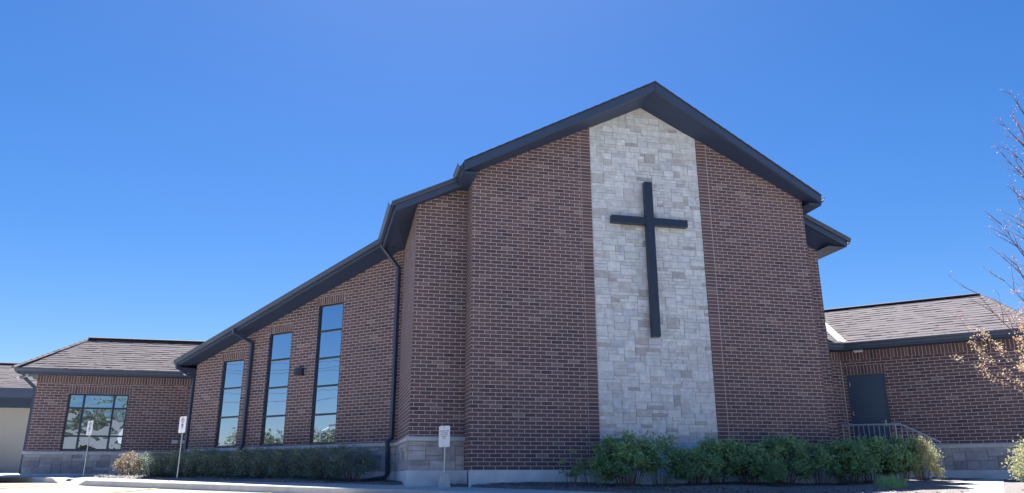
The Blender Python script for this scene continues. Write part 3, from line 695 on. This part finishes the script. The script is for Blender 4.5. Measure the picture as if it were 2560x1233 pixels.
for dx in (-.16, .14):
    mb = MB(); mb.tube([(-13.3 + dx * .3, 12.35, 3.58), (-13.3 + dx, 12.28, 3.52), (-13.3 + dx * 1.3, 12.16, 3.49)], [.02, .05, .065], 12); mb.build('lamp_head', M['light_metal'], fl, smooth=False)

# ---------------------------------------------------------------- parking signs
def text(body, size, loc, ax, up, mat, parent, name='lettering', out=.0):
    c = bpy.data.curves.new('t', 'FONT'); c.body = body; c.size = size; c.align_x = 'CENTER'; c.align_y = 'CENTER'; c.resolution_u = 2; c.extrude = .0008
    o = bpy.data.objects.new('t', c); scn.collection.objects.link(o); dg = bpy.context.evaluated_depsgraph_get()
    me = bpy.data.meshes.new_from_object(o.evaluated_get(dg)); bpy.data.objects.remove(o); bpy.data.curves.remove(c)
    me.materials.clear(); me.materials.append(mat); n = Vector(ax).cross(Vector(up))
    Mx = Matrix((( *[Vector(ax)[0], Vector(up)[0], n[0]], loc[0]), (*[Vector(ax)[1], Vector(up)[1], n[1]], loc[1]), (*[Vector(ax)[2], Vector(up)[2], n[2]], loc[2]), (0, 0, 0, 1)))
    me.transform(Mx); q = bpy.data.objects.new(name, me); scn.collection.objects.link(q); q.parent = parent; q.matrix_parent_inverse = parent.matrix_world.inverted(); return q
def rrect(w, h, r, n=5):
    P = []
    for cx, cy, a in ((w - r, h - r, 0), (-w + r, h - r, 90), (-w + r, -h + r, 180), (w - r, -h + r, 270)):
        for k in range(n + 1): t = R(a + 90 * k / n); P.append((cx + r * math.cos(t), cy + r * math.sin(t)))
    return P
def sign(x, y, zc, zb, kind, label):
    n = Vector((-S, -S, 0)); ax = Vector((S, -S, 0)); up = Vector((0, 0, 1)); b = Vector((x, y, zb))
    e = empty('parking_sign', (x, y, zb), label, 'sign'); c = Vector((x, y, zc)) + n * .03
    mb = MB(); mb.prism([(-.019, -.012), (.019, -.012), (.019, .004), (.008, .016), (-.008, .016), (-.019, .004)], (x, y, zb - .2 if kind != 'text' else zb + .2), (x, y, zc + .235), ax, n); mb.build('post', M['galv'], e)
    mb = MB(); mb.prism(rrect(.152, .228, .035), c, c + n * .003, ax, up); pl_ = mb.build('sign_panel', M['white'], e)
    for z in (-.205, .205):
        mb = MB(); mb.tube([c + up * z, c + up * z + n * .010], .009, 8); mb.build('bolt', M['black'], pl_)
    f = c + n * .005
    if kind == 'text':
        for t, z, sz in (('SALVATION ARMY', .115, .031), ('AUTHORIZED', .075, .031), ('STAFF / VISITOR', .035, .031), ('PARKING', -.005, .031), ('ONLY', -.045, .031)):
            text(t, sz, f + up * z, ax, up, M['black'], pl_)
        mb = MB(); mb.box((x, y, zb + .135), .135, .105, .150, 0, taper=.58); mb.build('concrete_foot', M['walk'], e, bevel=.01)
    else:
        mb = MB(); rr = [(math.cos(2 * math.pi * k / 28), math.sin(2 * math.pi * k / 28)) for k in range(28)]; cc = f + up * .115
        for k in range(28):
            a, b2 = rr[k], rr[(k + 1) % 28]
            mb.face([cc + ax * a[0] * .07 + up * a[1] * .07, cc + ax * b2[0] * .07 + up * b2[1] * .07, cc + ax * b2[0] * .055 + up * b2[1] * .055, cc + ax * a[0] * .055 + up * a[1] * .055])
        d = (ax + -up).normalized(); pz = (ax + up).normalized() * .007
        mb.face([cc - d * .06 - pz + n * .002, cc + d * .06 - pz + n * .002, cc + d * .06 + pz + n * .002, cc - d * .06 + pz + n * .002]); mb.build('prohibition_ring', M['red'], pl_)
        text('P', .10, cc + n * -.001, ax, up, M['black'], pl_)
        mb = MB(); b3 = f + up * -.02; q = .048
        mb.face([b3 - ax * q - up * q, b3 + ax * q - up * q, b3 + ax * q + up * q, b3 - ax * q + up * q]); mb.build('blue_square', M['blue'], pl_)
        mb = MB(); w3 = b3 + n * .003
        mb.tube([w3 + ax * -.005 + up * .022, w3 + ax * -.005 - up * .005, w3 + ax * .018 - up * .005, w3 + ax * .026 - up * .030], .0035, 6)
        mb.tube([w3 + ax * (.020 * math.cos(t) - .004) + up * (.020 * math.sin(t) - .014) for t in [R(100 + 22 * k) for k in range(11)]], .0028, 6)
        mb.tube([w3 + ax * -.005 + up * .028, w3 + ax * -.005 + up * .037], .0065, 8); mb.build('wheelchair_symbol', M['white'], pl_)
        text('BY PERMIT', .025, f + up * -.095, ax, up, M['black'], pl_); text('ONLY', .022, f + up * -.125, ax, up, M['black'], pl_)
    return e
sign(-.52, .10, 1.07, 0.0, 'text', 'white sign with lines of small black lettering on a post set in a concrete block')
sign(-7.09, 6.62, 1.66, .13, 'acc', 'white accessible parking sign on a tall post in front of the low hedge')
sign(-10.55, 10.5, 1.76, .25, 'acc', 'white accessible parking sign in front of the nine-pane window')

# ---------------------------------------------------------------- ground
def sheet(name, pts_uv, h, mat, **k):
    pass
# one big lot / terrain sheet
xs = [-400, -200, -120, -80, -60, -45] + [-36 + 1.0 * i for i in range(67)] + [36, 45, 60, 80, 120, 200, 400]
ys = [-400, -200, -120, -80, -60, -45] + [-36 + 1.0 * i for i in range(67)] + [36, 45, 60, 80, 120, 200, 400]
me = bpy.data.meshes.new('ground'); V = [(x, y, LOT(x, y)) for y in ys for x in xs]; n_ = len(xs)
me.from_pydata(V, [], [(j * n_ + i, j * n_ + i + 1, (j + 1) * n_ + i + 1, (j + 1) * n_ + i) for j in range(len(ys) - 1) for i in range(n_ - 1)])
me.materials.append(M['asphalt']); o = bpy.data.objects.new('ground', me); scn.collection.objects.link(o); o['kind'] = 'structure'
for p in me.polygons: p.use_smooth = True
# sidewalk: band between w=-.2 and the kerb, in (t, w) coordinates: x=(w+t)/2.. along the 45 degree line
def KW(t):
    return W_KERB + .95 * clamp((-16.2 - t) / 4.5, 0, 1)
def TW(t, w, dz=0.0):                                           # t runs along the kerb to the right (x grows, y falls)
    x, y = (w + t) / 2, (w - t) / 2; return Vector((x, y, G(x, y) + dz))
def band(t0, t1, w0f, w1f, dz, mat, name, step=1.0, side=True, joints=None):
    mb = MB(); n_ = max(1, round((t1 - t0) / step))
    for k in range(n_):
        a, b = t0 + (t1 - t0) * k / n_, t0 + (t1 - t0) * (k + 1) / n_; g = .012 if joints else 0
        P = [TW(a + g, w0f(a), dz), TW(b - g, w0f(b), dz), TW(b - g, w1f(b), dz), TW(a + g, w1f(a), dz)]
        mb.face(P, [(p.x, p.y) for p in P])
        if g: mb.face([TW(a - g, w0f(a), dz - .006), TW(a + g, w0f(a), dz - .006), TW(a + g, w1f(a), dz - .006), TW(a - g, w1f(a), dz - .006)])
    o = mb.build(name, mat); o['kind'] = 'structure'; return o
wk = lambda t: W_KERB
def wm(t):                                                      # back edge of the sidewalk
    pts = [(-60, 2.2), (-21.5, 2.2), (-19.6, -.45), (-15.5, -.80), (-12, -.52), (-8.2, -.15), (-5.5, .05), (-2.6, .0), (0, -.02), (3, -.42), (5.7, -.85), (9, -1.0), (40, -1.0)]
    for (a, b), (c, d) in zip(pts, pts[1:]):
        if a <= t <= c: return b + (d - b) * (t - a) / (c - a)
    return -.4
# kerb with dropped stretches
def kh(t):
    def drop(c, hw, r): return clamp((abs(t - c) - hw) / r, 0, 1)
    return .002 + .148 * drop(-18.9, 1.1, .9) 
def kh0(t): return .002 + .148 * clamp((abs(t + 18.9) - 1.1) / .9, 0, 1)
mb = MB(); T = [-60 + .5 * k for k in range(60)]; T = sorted(set(T + [-30 + .1 * k for k in range(560)]))
for a, b in zip(T, T[1:]):
    ha, hb = kh(a) - .15 + .004, kh(b) - .15 + .004
    prof = lambda t, h: [TW(t, KW(t) - .012, -.25), TW(t, KW(t), h - .02), TW(t, KW(t) + .02, h), TW(t, KW(t) + .205, h), TW(t, KW(t) + .205, -.25)]
    A, B = prof(a, ha), prof(b, hb)
    for i in range(4): mb.face([A[i], B[i], B[i + 1], A[i + 1]], [(a, i), (b, i), (b, i + 1), (a, i + 1)])
o = mb.build('kerb', M['walk'], smooth=False); o['kind'] = 'structure'
mb = MB()
for a, b in zip(T, T[1:]):
    da, db = kh0(a) - .15, kh0(b) - .15; m_ = lambda t: (KW(t) + .20 + wm(t)) / 2
    P = [TW(a, KW(a) + .2, da), TW(b, KW(b) + .2, db), TW(b, m_(b), 0), TW(a, m_(a), 0)]; mb.face(P); mb.face([TW(a, KW(a) + .2, -.3), TW(b, KW(b) + .2, -.3), P[1], P[0]])
    mb.face([P[3], P[2], TW(b, wm(b), 0), TW(a, wm(a), 0)])
o = mb.build('sidewalk', M['walk']); o['kind'] = 'structure'
mb = MB()
for k in range(34):
    t = -29.8 + k * 1.6
    if abs(t + 18.9) > 2.2: mb.face([TW(t - .012, KW(t) + .03, .007), TW(t + .012, KW(t) + .03, .007), TW(t + .012, wm(t), .007), TW(t - .012, wm(t), .007)])
o = mb.build('pavement_joints', M['pmortar']); o['kind'] = 'structure'
# planting bed mulch
def bed(name, t0, t1, w1, seed):
    mb = MB(); rn = random.Random(seed); step = .35; nt = int((t1 - t0) / step); nw = 26
    H = {}
    def pt(i, j):
        if (i, j) not in H:
            t = t0 + i * step; f = (j / nw) ** 1.8; w0 = wm(t); p = TW(t, w0 + (w1 - w0) * f)
            H[i, j] = p + Vector((0, 0, (-.012 if j == 0 else .03 + .03 * rn.random() + .05 * math.sin(t * .9) * math.sin(t * .37 + 1) * min(1, j / 5))))
        return H[i, j]
    for i in range(nt):
        for j in range(nw): mb.face([pt(i, j), pt(i + 1, j), pt(i + 1, j + 1), pt(i, j + 1)])
    o = mb.build(name, M['mulch'], smooth=True); o['kind'] = 'structure'
bed('planting_bed', -19.6, 26, 22, 2)
# concrete apron under the left wing
mb = MB(); P = [Vector((-60, 9.6, 0)), Vector((-10.2, 9.6, 0)), Vector((-9.9, 12.6, 0)), Vector((-60, 40, 0))]
for a in range(-60, -12, 4):
    q = [Vector((a, 10.4, 0)), Vector((a + 4, 10.4, 0)), Vector((a + 4, 30, 0)), Vector((a, 30, 0))]
    for p in q: p.z = G(p.x, p.y) + .006
    mb.face(q)
o = mb.build('apron', M['walk']); o['kind'] = 'structure'
# walkway to the side door, 45 degrees
mb = MB(); e0, e1 = 2.36, 3.50
for k in range(12):
    o0, o1 = .06 + k * 1.25, .06 + (k + 1) * 1.25 - .012; c = [(e0, o0), (e1, o0), (e1, o1), (e0, o1)]
    t_ = [FR.at(a, 0, o) for a, o in c]
    for p in t_: p.z = G(p.x, p.y) + .06
    mb.auto(t_)
    b_ = [p - Vector((0, 0, .2)) for p in t_]
    for i in range(4): mb.auto([t_[i], b_[i], b_[(i + 1) % 4], t_[(i + 1) % 4]])
o = mb.build('walkway', M['walk']); o['kind'] = 'structure'
# yellow stall lines
def stripe(pts, w, name='painted_line'):
    mb = MB()
    for (x0, y0), (x1, y1) in zip(pts, pts[1:]):
        d = Vector((x1 - x0, y1 - y0, 0)); L = d.length; d.normalize(); X = Vector((-d.y, d.x, 0)) * w / 2; m_ = max(1, int(L / .8))
        for k in range(m_):
            a = Vector((x0, y0, 0)) + d * (L * k / m_); b = Vector((x0, y0, 0)) + d * (L * (k + 1) / m_); q = [a - X, b - X, b + X, a + X]
            for p in q: p.z = LOT(p.x, p.y) + .012
            mb.face(q)
    o = mb.build(name, M['paint']); o['kind'] = 'structure'
def LP(px, py):                                                 # lot point seen along a given bearing and drop (planning helper: bearing in degrees, metres)
    return (px, py)
stripe([(-10.35, 8.3), (-11.9, 3.6), (-12.6, 1.5)], .20); stripe([(-11.4, 9.2), (-11.75, 6.0), (-12.2, 3)], .18); stripe([(-7.22, 4.62), (-8.2, 1.2)], .16)
for k in range(4): stripe([(-4.2 + k * 2.4, 1.55 - k * 2.4), (-7.8 + k * 2.4, -2.1 - k * 2.4)], .11)

# chips and litter on the mulch
mb = MB(); rn = random.Random(11)
for k in range(9000):
    t = rn.uniform(-19.4, 20); w = wm(t) + .03 + abs(rn.gauss(0, 1.1)) if rn.random() < .6 else wm(t) + rn.uniform(.02, 3.0)
    p = TW(t, w, .055 + rn.random() * .02 + .03 * math.sin(t * .9) * math.sin(t * .37 + 1)); a = rn.uniform(0, 6.28); L = rn.uniform(.015, .05); W_ = rn.uniform(.004, .012)
    d = Vector((math.cos(a), math.sin(a), rn.uniform(-.25, .4))) * L; X = Vector((-math.sin(a), math.cos(a), rn.uniform(-.3, .3))) * W_
    mb.face([p - d - X, p + d - X * .4, p + d + X, p - d + X], None, rn.random() ** 1.7)
o = mb.build('mulch_chips', M['chip'], weld=False); tag(o, 'loose bark chips and twigs lying on the dark planting beds', 'bark chips', kind='stuff')

# ---------------------------------------------------------------- foliage
def leaf(mb, p, L, W_, rn, tone, up=.3):
    d = Vector((rn.gauss(0, 1), rn.gauss(0, 1), rn.gauss(up, .6))).normalized(); X = d.cross(Vector((rn.gauss(0, 1), rn.gauss(0, 1), rn.gauss(0, 1)))).normalized()
    n = d.cross(X) * W_ * .25
    mb.face([p, p + d * L * .5 + X * W_ + n, p + d * L, p + d * L * .5 - X * W_ + n], None, tone)
def shrub_mesh(name, rx, rz, seed, nst, nl, L, W_, flat=False, open_=.5):
    """arching stems end in leafy clumps spread over an uneven rounded volume; returns (stem MB, leaf MB)"""
    rn = random.Random(seed); st, lv = MB(), MB(); cl = []
    for k in range(nst):
        a = rn.uniform(0, 6.283)
        if flat: x, y, z = math.cos(a) * rx * math.sqrt(rn.random()), math.sin(a) * rx * math.sqrt(rn.random()), rz * rn.uniform(.12, 1.0)
        else:
            e = math.asin(rn.uniform(-.55, 1)); q = rn.uniform(.62, 1.0) if rn.random() > .12 else rn.uniform(1.0, 1.16)
            x, y, z = math.cos(a) * math.cos(e) * rx * q, math.sin(a) * math.cos(e) * rx * q, rz * (.47 + .50 * math.sin(e) * q)
        c = Vector((x, y, max(.06, z))); cl.append((c, rn.uniform(.05, .105) * (rx / .6), rn.gauss(0, .10)))
        b = Vector((x * .35, y * .35, -.03)); m = b.lerp(c, .55) + Vector((-x * .08, -y * .08, rz * .10))
        if k % 2 == 0 or nst < 20: st.tube([b, m, c], [.008, .0055, .0025], 4)
    for k in range(nl):
        c, sp, dt = cl[rn.randrange(len(cl))]
        q = c + Vector((rn.gauss(0, sp), rn.gauss(0, sp), rn.gauss(0, sp * .75)))
        if q.z < .02: q.z = .02 + rn.random() * .05
        leaf(lv, q, L * rn.uniform(.55, 1.25), W_ * rn.uniform(.7, 1.2), rn, clamp(rn.gauss(.48 + dt, .17), 0, 1))
    return st, lv
protos = {}
def shrub(kind, x, y, sx, sz, rz, label, group, cat='shrub', name='shrub', z=None):
    P = protos[kind]; e = empty(name, (x, y, G(x, y) + .03 if z is None else z), label, cat, group)
    e.scale = (sx, sx, sz); e.rotation_euler = (0, 0, rz)
    for nm, me in P:
        o = bpy.data.objects.new(nm, me); scn.collection.objects.link(o); o.parent = e
    return e
def proto(kind, matl, mats, *a, **k):
    st, lv = shrub_mesh(kind, *a, **k); o1 = st.build('stems', mats); o2 = lv.build('foliage', matl, weld=False)
    protos[kind] = [('stems', o1.data), ('foliage', o2.data)]; bpy.data.objects.remove(o1); bpy.data.objects.remove(o2)
proto('g1', M['leafgreen'], M['twig'], .60, 1.0, 31, 74, 5200, .085, .024)
proto('g2', M['leafgreen'], M['twig'], .60, 1.0, 32, 66, 4600, .085, .025)
proto('g3', M['leafgreen'], M['twig'], .60, 1.0, 33, 30, 1900, .080, .022)
proto('sap', M['leafgreen'], M['twig'], .26, 1.0, 36, 9, 230, .07, .020)
proto('h1', M['leafdark'], M['twig'], .56, .80, 41, 110, 5200, .046, .015, flat=True)
proto('h2', M['leafdark'], M['twig'], .56, .80, 42, 90, 4600, .046, .015, flat=True)
proto('h3', M['leafdark'], M['twig'], .60, .86, 43, 70, 3600, .050, .016)
proto('br', M['leafbrown'], M['twig'], .42, .78, 44, 50, 2200, .050, .017)
proto('mx', M['leafmix'], M['twig'], .70, 1.10, 45, 90, 5200, .062, .020)
GR = 'green shrubs along the foot of the gabled front'; HG = 'clipped dark shrubs forming the low hedge'

def wr(along, out): p = FW.at(WL - along, 0, out); return p.x, p.y
greens = [  # x, y, horizontal scale, height scale, kind, label
 (2.02, -1.05, 1.0, .80, 'sap', 'thin sapling-like shrub with bare stems at the left end of the green shrubs'),
 (2.50, -.95, .72, .62, 'g3', 'small loose green shrub beside the left edge of the stone strip'),
 (3.30, -1.0, 1.05, 1.10, 'g1', 'tall bushy green shrub in front of the left half of the stone strip'),
 (4.10, -.95, .78, 1.14, 'g3', 'upright green shrub with open bare lower stems before the stone strip'),
 (4.75, -1.2, .85, .80, 'g1', 'lower green shrub in front of the right half of the stone strip'),
 (5.45, -.95, .88, 1.00, 'g2', 'green shrub at the right edge of the stone strip'),
 (6.2, -1.0, .95, .92, 'g1', GR), (7.05, -.95, 1.05, 1.06, 'g2', GR), (7.95, -.95, .95, 1.04, 'g3', 'twiggy green shrub with pale leaning stems in front of the right corner'),
 (6.45, -1.55, .45, .55, 'g1', 'small bright green shrub standing in front of the taller green shrubs'),
 (8.75, -.95, 1.0, .97, 'g1', GR), (9.45, -.9, .92, 1.06, 'g2', 'green shrub in front of the left part of the grey railing'),
 (10.12, -.95, .80, 1.06, 'g1', 'green shrub in front of the sloping part of the grey railing'),
 (10.62, -1.1, .60, .98, 'mx', 'sunlit yellow-green shrub at the right end beside the walkway')]
for x, y, sx, sz, kd, tx in greens:
    gen = tx is GR
    shrub(kd, x, y, sx, sz * .94, random.uniform(0, 6), 'dense green shrub in the shade below the right brick half of the gable' if gen else tx, GR)
hx = [9.0, 8.3, 7.55, 6.8, 6.05, 5.3, 4.55, 3.8, 3.05, 2.3, 1.6]
for k, a in enumerate(hx):
    x, y = wr(a, .95); shrub(('h1', 'h2')[k % 2], x, y, .88 + .08 * random.random(), .84 + .17 * random.random(), random.uniform(0, 6), 'dark clipped shrub in the low hedge below the tall windows', HG)
x, y = wr(.62, .95); shrub('h3', x, y, .98, 1.0, .4, 'rounded loose dark shrub at the right end of the low hedge by the downspout', HG)
shrub('br', -9.05, 9.55, .92, .93, 1.2, 'sunlit coppery brown shrub at the left end of the low hedge', HG)
shrub('mx', 9.85, -5.35, .95, .92, 2.2, 'sunlit mottled yellow and red shrub at the right beyond the walkway', 'shrubs by the walkway')
# grass tuft
mb = MB(); rn = random.Random(5); e = empty('grass_tuft', (7.5, -3.9, G(7.5, -3.9)), 'tuft of bright green grass blades in the bed in front of the shrubs', 'grass tuft')
for k in range(420):
    a = rn.uniform(0, 6.28); r = rn.random() ** .5 * .28; b = Vector((7.5 + math.cos(a) * r, -3.9 + math.sin(a) * r, G(7.5, -3.9))); h = rn.uniform(.14, .34); o_ = Vector((math.cos(a), math.sin(a), 0)) * rn.uniform(.0, .16)
    X = Vector((-math.sin(a), math.cos(a), 0)) * .005; m_ = b + o_ * .4 + Vector((0, 0, h * .65)); t = b + o_ + Vector((0, 0, h)); tn = rn.random()
    mb.face([b - X, b + X, m_ + X * .8, m_ - X * .8], None, tn); mb.face([m_ - X * .8, m_ + X * .8, t], None, tn)
mb.build('blades', M['grass'], e, weld=False)

# ornamental tree on the right, branches sweeping upwards
def big_tree():
    rn = random.Random(19); bx, by = 9.55, -6.60; bz = G(bx, by); e = empty('ornamental_tree', (bx, by, bz), 'ornamental tree with upswept thin branches, buds and small reddish-yellow leaves at the right edge', 'tree')
    tr, br, lv = MB(), MB(), MB(); B = Vector((bx, by, bz))
    tr.tube([B + Vector((0, 0, -.2)), B + Vector((.02, .02, 1)), B + Vector((-.03, .03, 3)), B + Vector((0, 0, 5.4)), B + Vector((.05, 0, 7.6))], [.085, .07, .052, .03, .008], 10)
    def branch(p, d, L, r, lvl):
        n = max(3, int(L / .22)); pts = [p]; dd = d.copy()
        for k in range(n):
            dd = (dd + Vector((rn.gauss(0, .05), rn.gauss(0, .05), .045 + rn.gauss(0, .03)))).normalized(); pts.append(pts[-1] + dd * L / n)
        br.tube(pts, [r * (1 - .85 * k / n) for k in range(n + 1)], 5 if lvl == 0 else 4)
        for k, q in enumerate(pts[1:], 1):
            f = k / n
            if lvl < 2 and f > .16 and rn.random() < (.80 if lvl == 0 else .5):
                s = Vector((rn.gauss(0, 1), rn.gauss(0, 1), rn.gauss(0, .5))); s = (dd * 1.0 + s.normalized() * .62).normalized()
                branch(q, s, L * rn.uniform(.22, .42) * (1.15 - f * .5), r * .5, lvl + 1)
            z = q.z - bz; dens = 1.0 if z < 2.6 else (max(.05, 1 - (z - 2.6) / 1.0))
            if lvl or f > .25:
                for _ in range(9 if lvl else 6):
                    if rn.random() < dens:
                        leaf(lv, q + Vector((rn.gauss(0, .035), rn.gauss(0, .035), rn.gauss(0, .03))), rn.uniform(.025, .052) * (1 if z < 3.6 else .5), .013, rn, clamp(rn.gauss(.62 if z < 3 else .45, .25), 0, 1), .2)
                if rn.random() < .9: leaf(lv, q, .02, .007, rn, rn.random() * .45)
    for k in range(70):
        h = .7 + 6.0 * (k / 70) ** 1.05; a = k * 2.39996 + rn.gauss(0, .2); el = R(38 + 22 * (h / 6.6) + rn.gauss(0, 4)); L = (2.65 - 1.75 * (h / 6.6)) * rn.uniform(.70, 1.08)
        d = Vector((math.cos(a) * math.cos(el), math.sin(a) * math.cos(el), math.sin(el))); branch(B + Vector((0, 0, h)), d, L, .018, 0)
    tr.build('trunk', M['bark'], e, smooth=True); br.build('branches', M['bark'], e, weld=False); lv.build('crown', M['leafspring'], e, weld=False)
big_tree()

# ---------------------------------------------------------------- canopy building at the far left
cb = empty('canopy_building', (-19, 20, .5), 'low shingled annexe with dark fascia and pale wall at the far left', 'building')
mb = MB(); shingles(mb, (-30, 18.0, 3.74), (-13.9, 18.0, 3.74), (-30, 20.5, 5.02), (-13.9, 20.5, 5.02), rnd=random.Random(14)); mb.auto([(-30, 20.5, 5.02), (-13.9, 20.5, 5.02), (-13.9, 23.2, 3.74), (-30, 23.2, 3.74)])
rf = mb.build('roof', M['shingle'], cb, weld=False)
mb = MB(); mb.prism([(-.12, -.03), (.12, -.03), (.12, .02), (0, .07), (-.12, .02)], (-30, 20.5, 5.03), (-13.9, 20.5, 5.03), (0, -1, 0), (0, 0, 1)); mb.build('ridge_cap', M['ridgecap'], rf)
mb = MB(); mb.box((-21.9, 18.08, 3.56), 8.1, .03, .16); mb.box((-21.9, 18.02, 3.70), 8.1, .06, .05); mb.build('fascia', M['trim'], cb)
mb = MB(); mb.box((-21.9, 18.35, 3.19), 8.0, .12, .21); mb.build('beam', M['bronze'], cb)
mb = MB(); mb.box((-21.9, 20.5, 3.36), 8.0, 2.4, .02); mb.build('ceiling', M['soffit'], cb)
mb = MB(); mb.box((-21.8, 19.3, 1.7), 8.0, .1, 1.55); mb.build('wall', M['pale'], cb)
mb = MB()
for x in (-29.6,): mb = MB(); mb.box((x, 18.4, 1.6), .16, .16, 1.5); mb.build('column', M['brick'], cb)
tw = empty('antenna_mast', (-18.4, 34, .7), 'thin antenna mast rising behind the left wing roof', 'antenna')
mb = MB(); mb.tube([(-18.4, 34, .7), (-18.4, 34, 6.2), (-18.38, 34, 8.0)], [.05, .035, .012], 6); mb.build('mast', M['galv'], tw)
for z in (5.4, 5.9, 6.5):
    mb = MB(); mb.tube([(-18.8, 34, z), (-18.0, 34, z)], .015, 5); mb.build('crossarm', M['galv'], tw)

# ---------------------------------------------------------------- things around the lot (seen mirrored in the panes)
def tree(x, y, h, r, seed, label, group='trees around the parking lot', nl=2600, ls=.32):
    rn = random.Random(seed); z0 = LOT(x, y); e = empty('broadleaf_tree', (x, y, z0), label, 'tree', group); tr, lv = MB(), MB()
    tr.tube([(x, y, z0 - .3), (x + .1, y, z0 + h * .3), (x, y + .1, z0 + h * .62), (x, y, z0 + h * .9)], [h * .03, h * .022, h * .014, h * .004], 8)
    cl = []
    for k in range(26):
        a = rn.uniform(0, 6.28); zz = rn.uniform(.35, .95); rr = r * math.sqrt(max(.08, 1 - ((zz - .6) / .42) ** 2)) * rn.uniform(.35, .95)
        c = Vector((x + math.cos(a) * rr, y + math.sin(a) * rr, z0 + h * zz)); cl.append(c); tr.tube([(x, y, z0 + h * max(.2, zz - .28)), (x * .5 + c.x * .5, y * .5 + c.y * .5, (z0 + h * zz + c.z) / 2 - .2), c], [h * .010, h * .006, h * .002], 5)
    for k in range(nl):
        c = cl[rn.randrange(len(cl))]; q = c + Vector((rn.gauss(0, r * .2), rn.gauss(0, r * .2), rn.gauss(0, h * .06))); leaf(lv, q, ls, ls * .33, rn, clamp(rn.gauss(.5, .22), 0, 1))
    tr.build('trunk', M['bark'], e, smooth=True); lv.build('crown', M['leaftree'], e, weld=False)
i_ = 0
for x, y, h, r, n_l in ((-62, -22, 5.6, 3.8, 2600), (-64, -12, 6.2, 4.4, 2600), (-66, -2, 5.4, 4.2, 2600), (-63, 7, 6.0, 4.4, 3600), (-68, 14, 5.6, 4.2, 3600), (-70, 1, 5.5, 4.5, 3600),
                   (-30, -41, 9.4, 4.6, 5200), (-24.5, -43, 8.2, 4.8, 5200), (-19, -40, 10, 4.6, 5200), (-13, -42, 9.5, 4.6, 5200)):
    tree(x, y, h, r, 50 + i_, 'leafy tree standing at the far side of the parking lot', nl=n_l, ls=.32 if n_l < 3000 else .42); i_ += 1
hz = LOT(-24, -31)
hb = empty('neighbour_house', (-24, -31, hz), 'pale house across the parking lot with a grey pitched roof', 'house')
mb = MB(); mb.box((-24, -32, hz + 1.9), 4.6, 3.5, 1.9)
for k in range(14): mb.box((-24, -28.49, hz + .3 + k * .25), 4.6, .012, .012)
hw_ = mb.build('wall', M['siding'], hb)
mb = MB(); a_ = hz + 3.7; b_ = hz + 6.0
mb.auto([(-29, -28, a_), (-19, -28, a_), (-19, -32, b_), (-29, -32, b_)]); mb.auto([(-29, -36, a_), (-29, -32, b_), (-19, -32, b_), (-19, -36, a_)])
mb.auto([(-19.1, -28, a_), (-19.1, -36, a_), (-19.1, -32, b_)]); mb.auto([(-28.9, -28, a_), (-28.9, -32, b_), (-28.9, -36, a_)]); mb.build('roof', M['rooftile'], hb)
for x in (-26.8, -24, -21.2):
    mb = MB(); mb.box((x, -28.46, hz + 2.1), .55, .04, .6); mb.build('window', M['bronze'], hb)
for k, (x, y) in enumerate(((-38, -14), (-38, 4), (-38, 22))):
    z0 = LOT(x, y); up_ = empty('utility_pole', (x, y, z0), 'wooden utility pole with a crossarm at the edge of the parking lot', 'utility pole', 'utility poles along the parking lot')
    mb = MB(); mb.tube([(x, y, z0 - .5), (x, y, z0 + 9.6)], [.14, .09], 8); mb.build('pole', M['bark'], up_)
    mb = MB(); mb.box((x, y, z0 + 9.0), 1.0, .05, .06); mb.build('crossarm', M['bark'], up_)
for dx, zz, nm in ((-.8, 9.15, 0), (0, 9.7, 1), (.8, 9.15, 2), (0, 7.6, 3), (.1, 7.0, 4)):
    pts = []
    for k in range(3 * 10 + 1):
        y = -50 + k * 3.4; f = ((y + 14) / 18) % 1; pts.append((-38 + dx, y, -1.0 + zz - 1.1 * 4 * f * (1 - f) * .6))
    mb = MB(); mb.tube(pts, .018, 4); tag(mb.build('power_line', M['black']), 'black overhead wire strung between the utility poles', 'wire', 'overhead wires')
lp = empty('lamp_post', (-22, 6.2, LOT(-22, 6.2)), 'twin-headed lamp post standing in the parking lot', 'lamp post'); z0 = LOT(-22, 6.2)
mb = MB(); mb.tube([(-22, 6.2, z0), (-22, 6.2, z0 + 3.2)], [.06, .045], 8); mb.build('pole', M['galv'], lp)
for sgn in (-1, 1):
    mb = MB(); mb.tube([(-22, 6.2, z0 + 3.1), (-22, 6.2 + sgn * .5, z0 + 3.35)], .025, 6); mb.box((-22, 6.2 + sgn * .6, z0 + 3.37), .1, .2, .05); mb.build('lamp_head', M['galv'], lp)
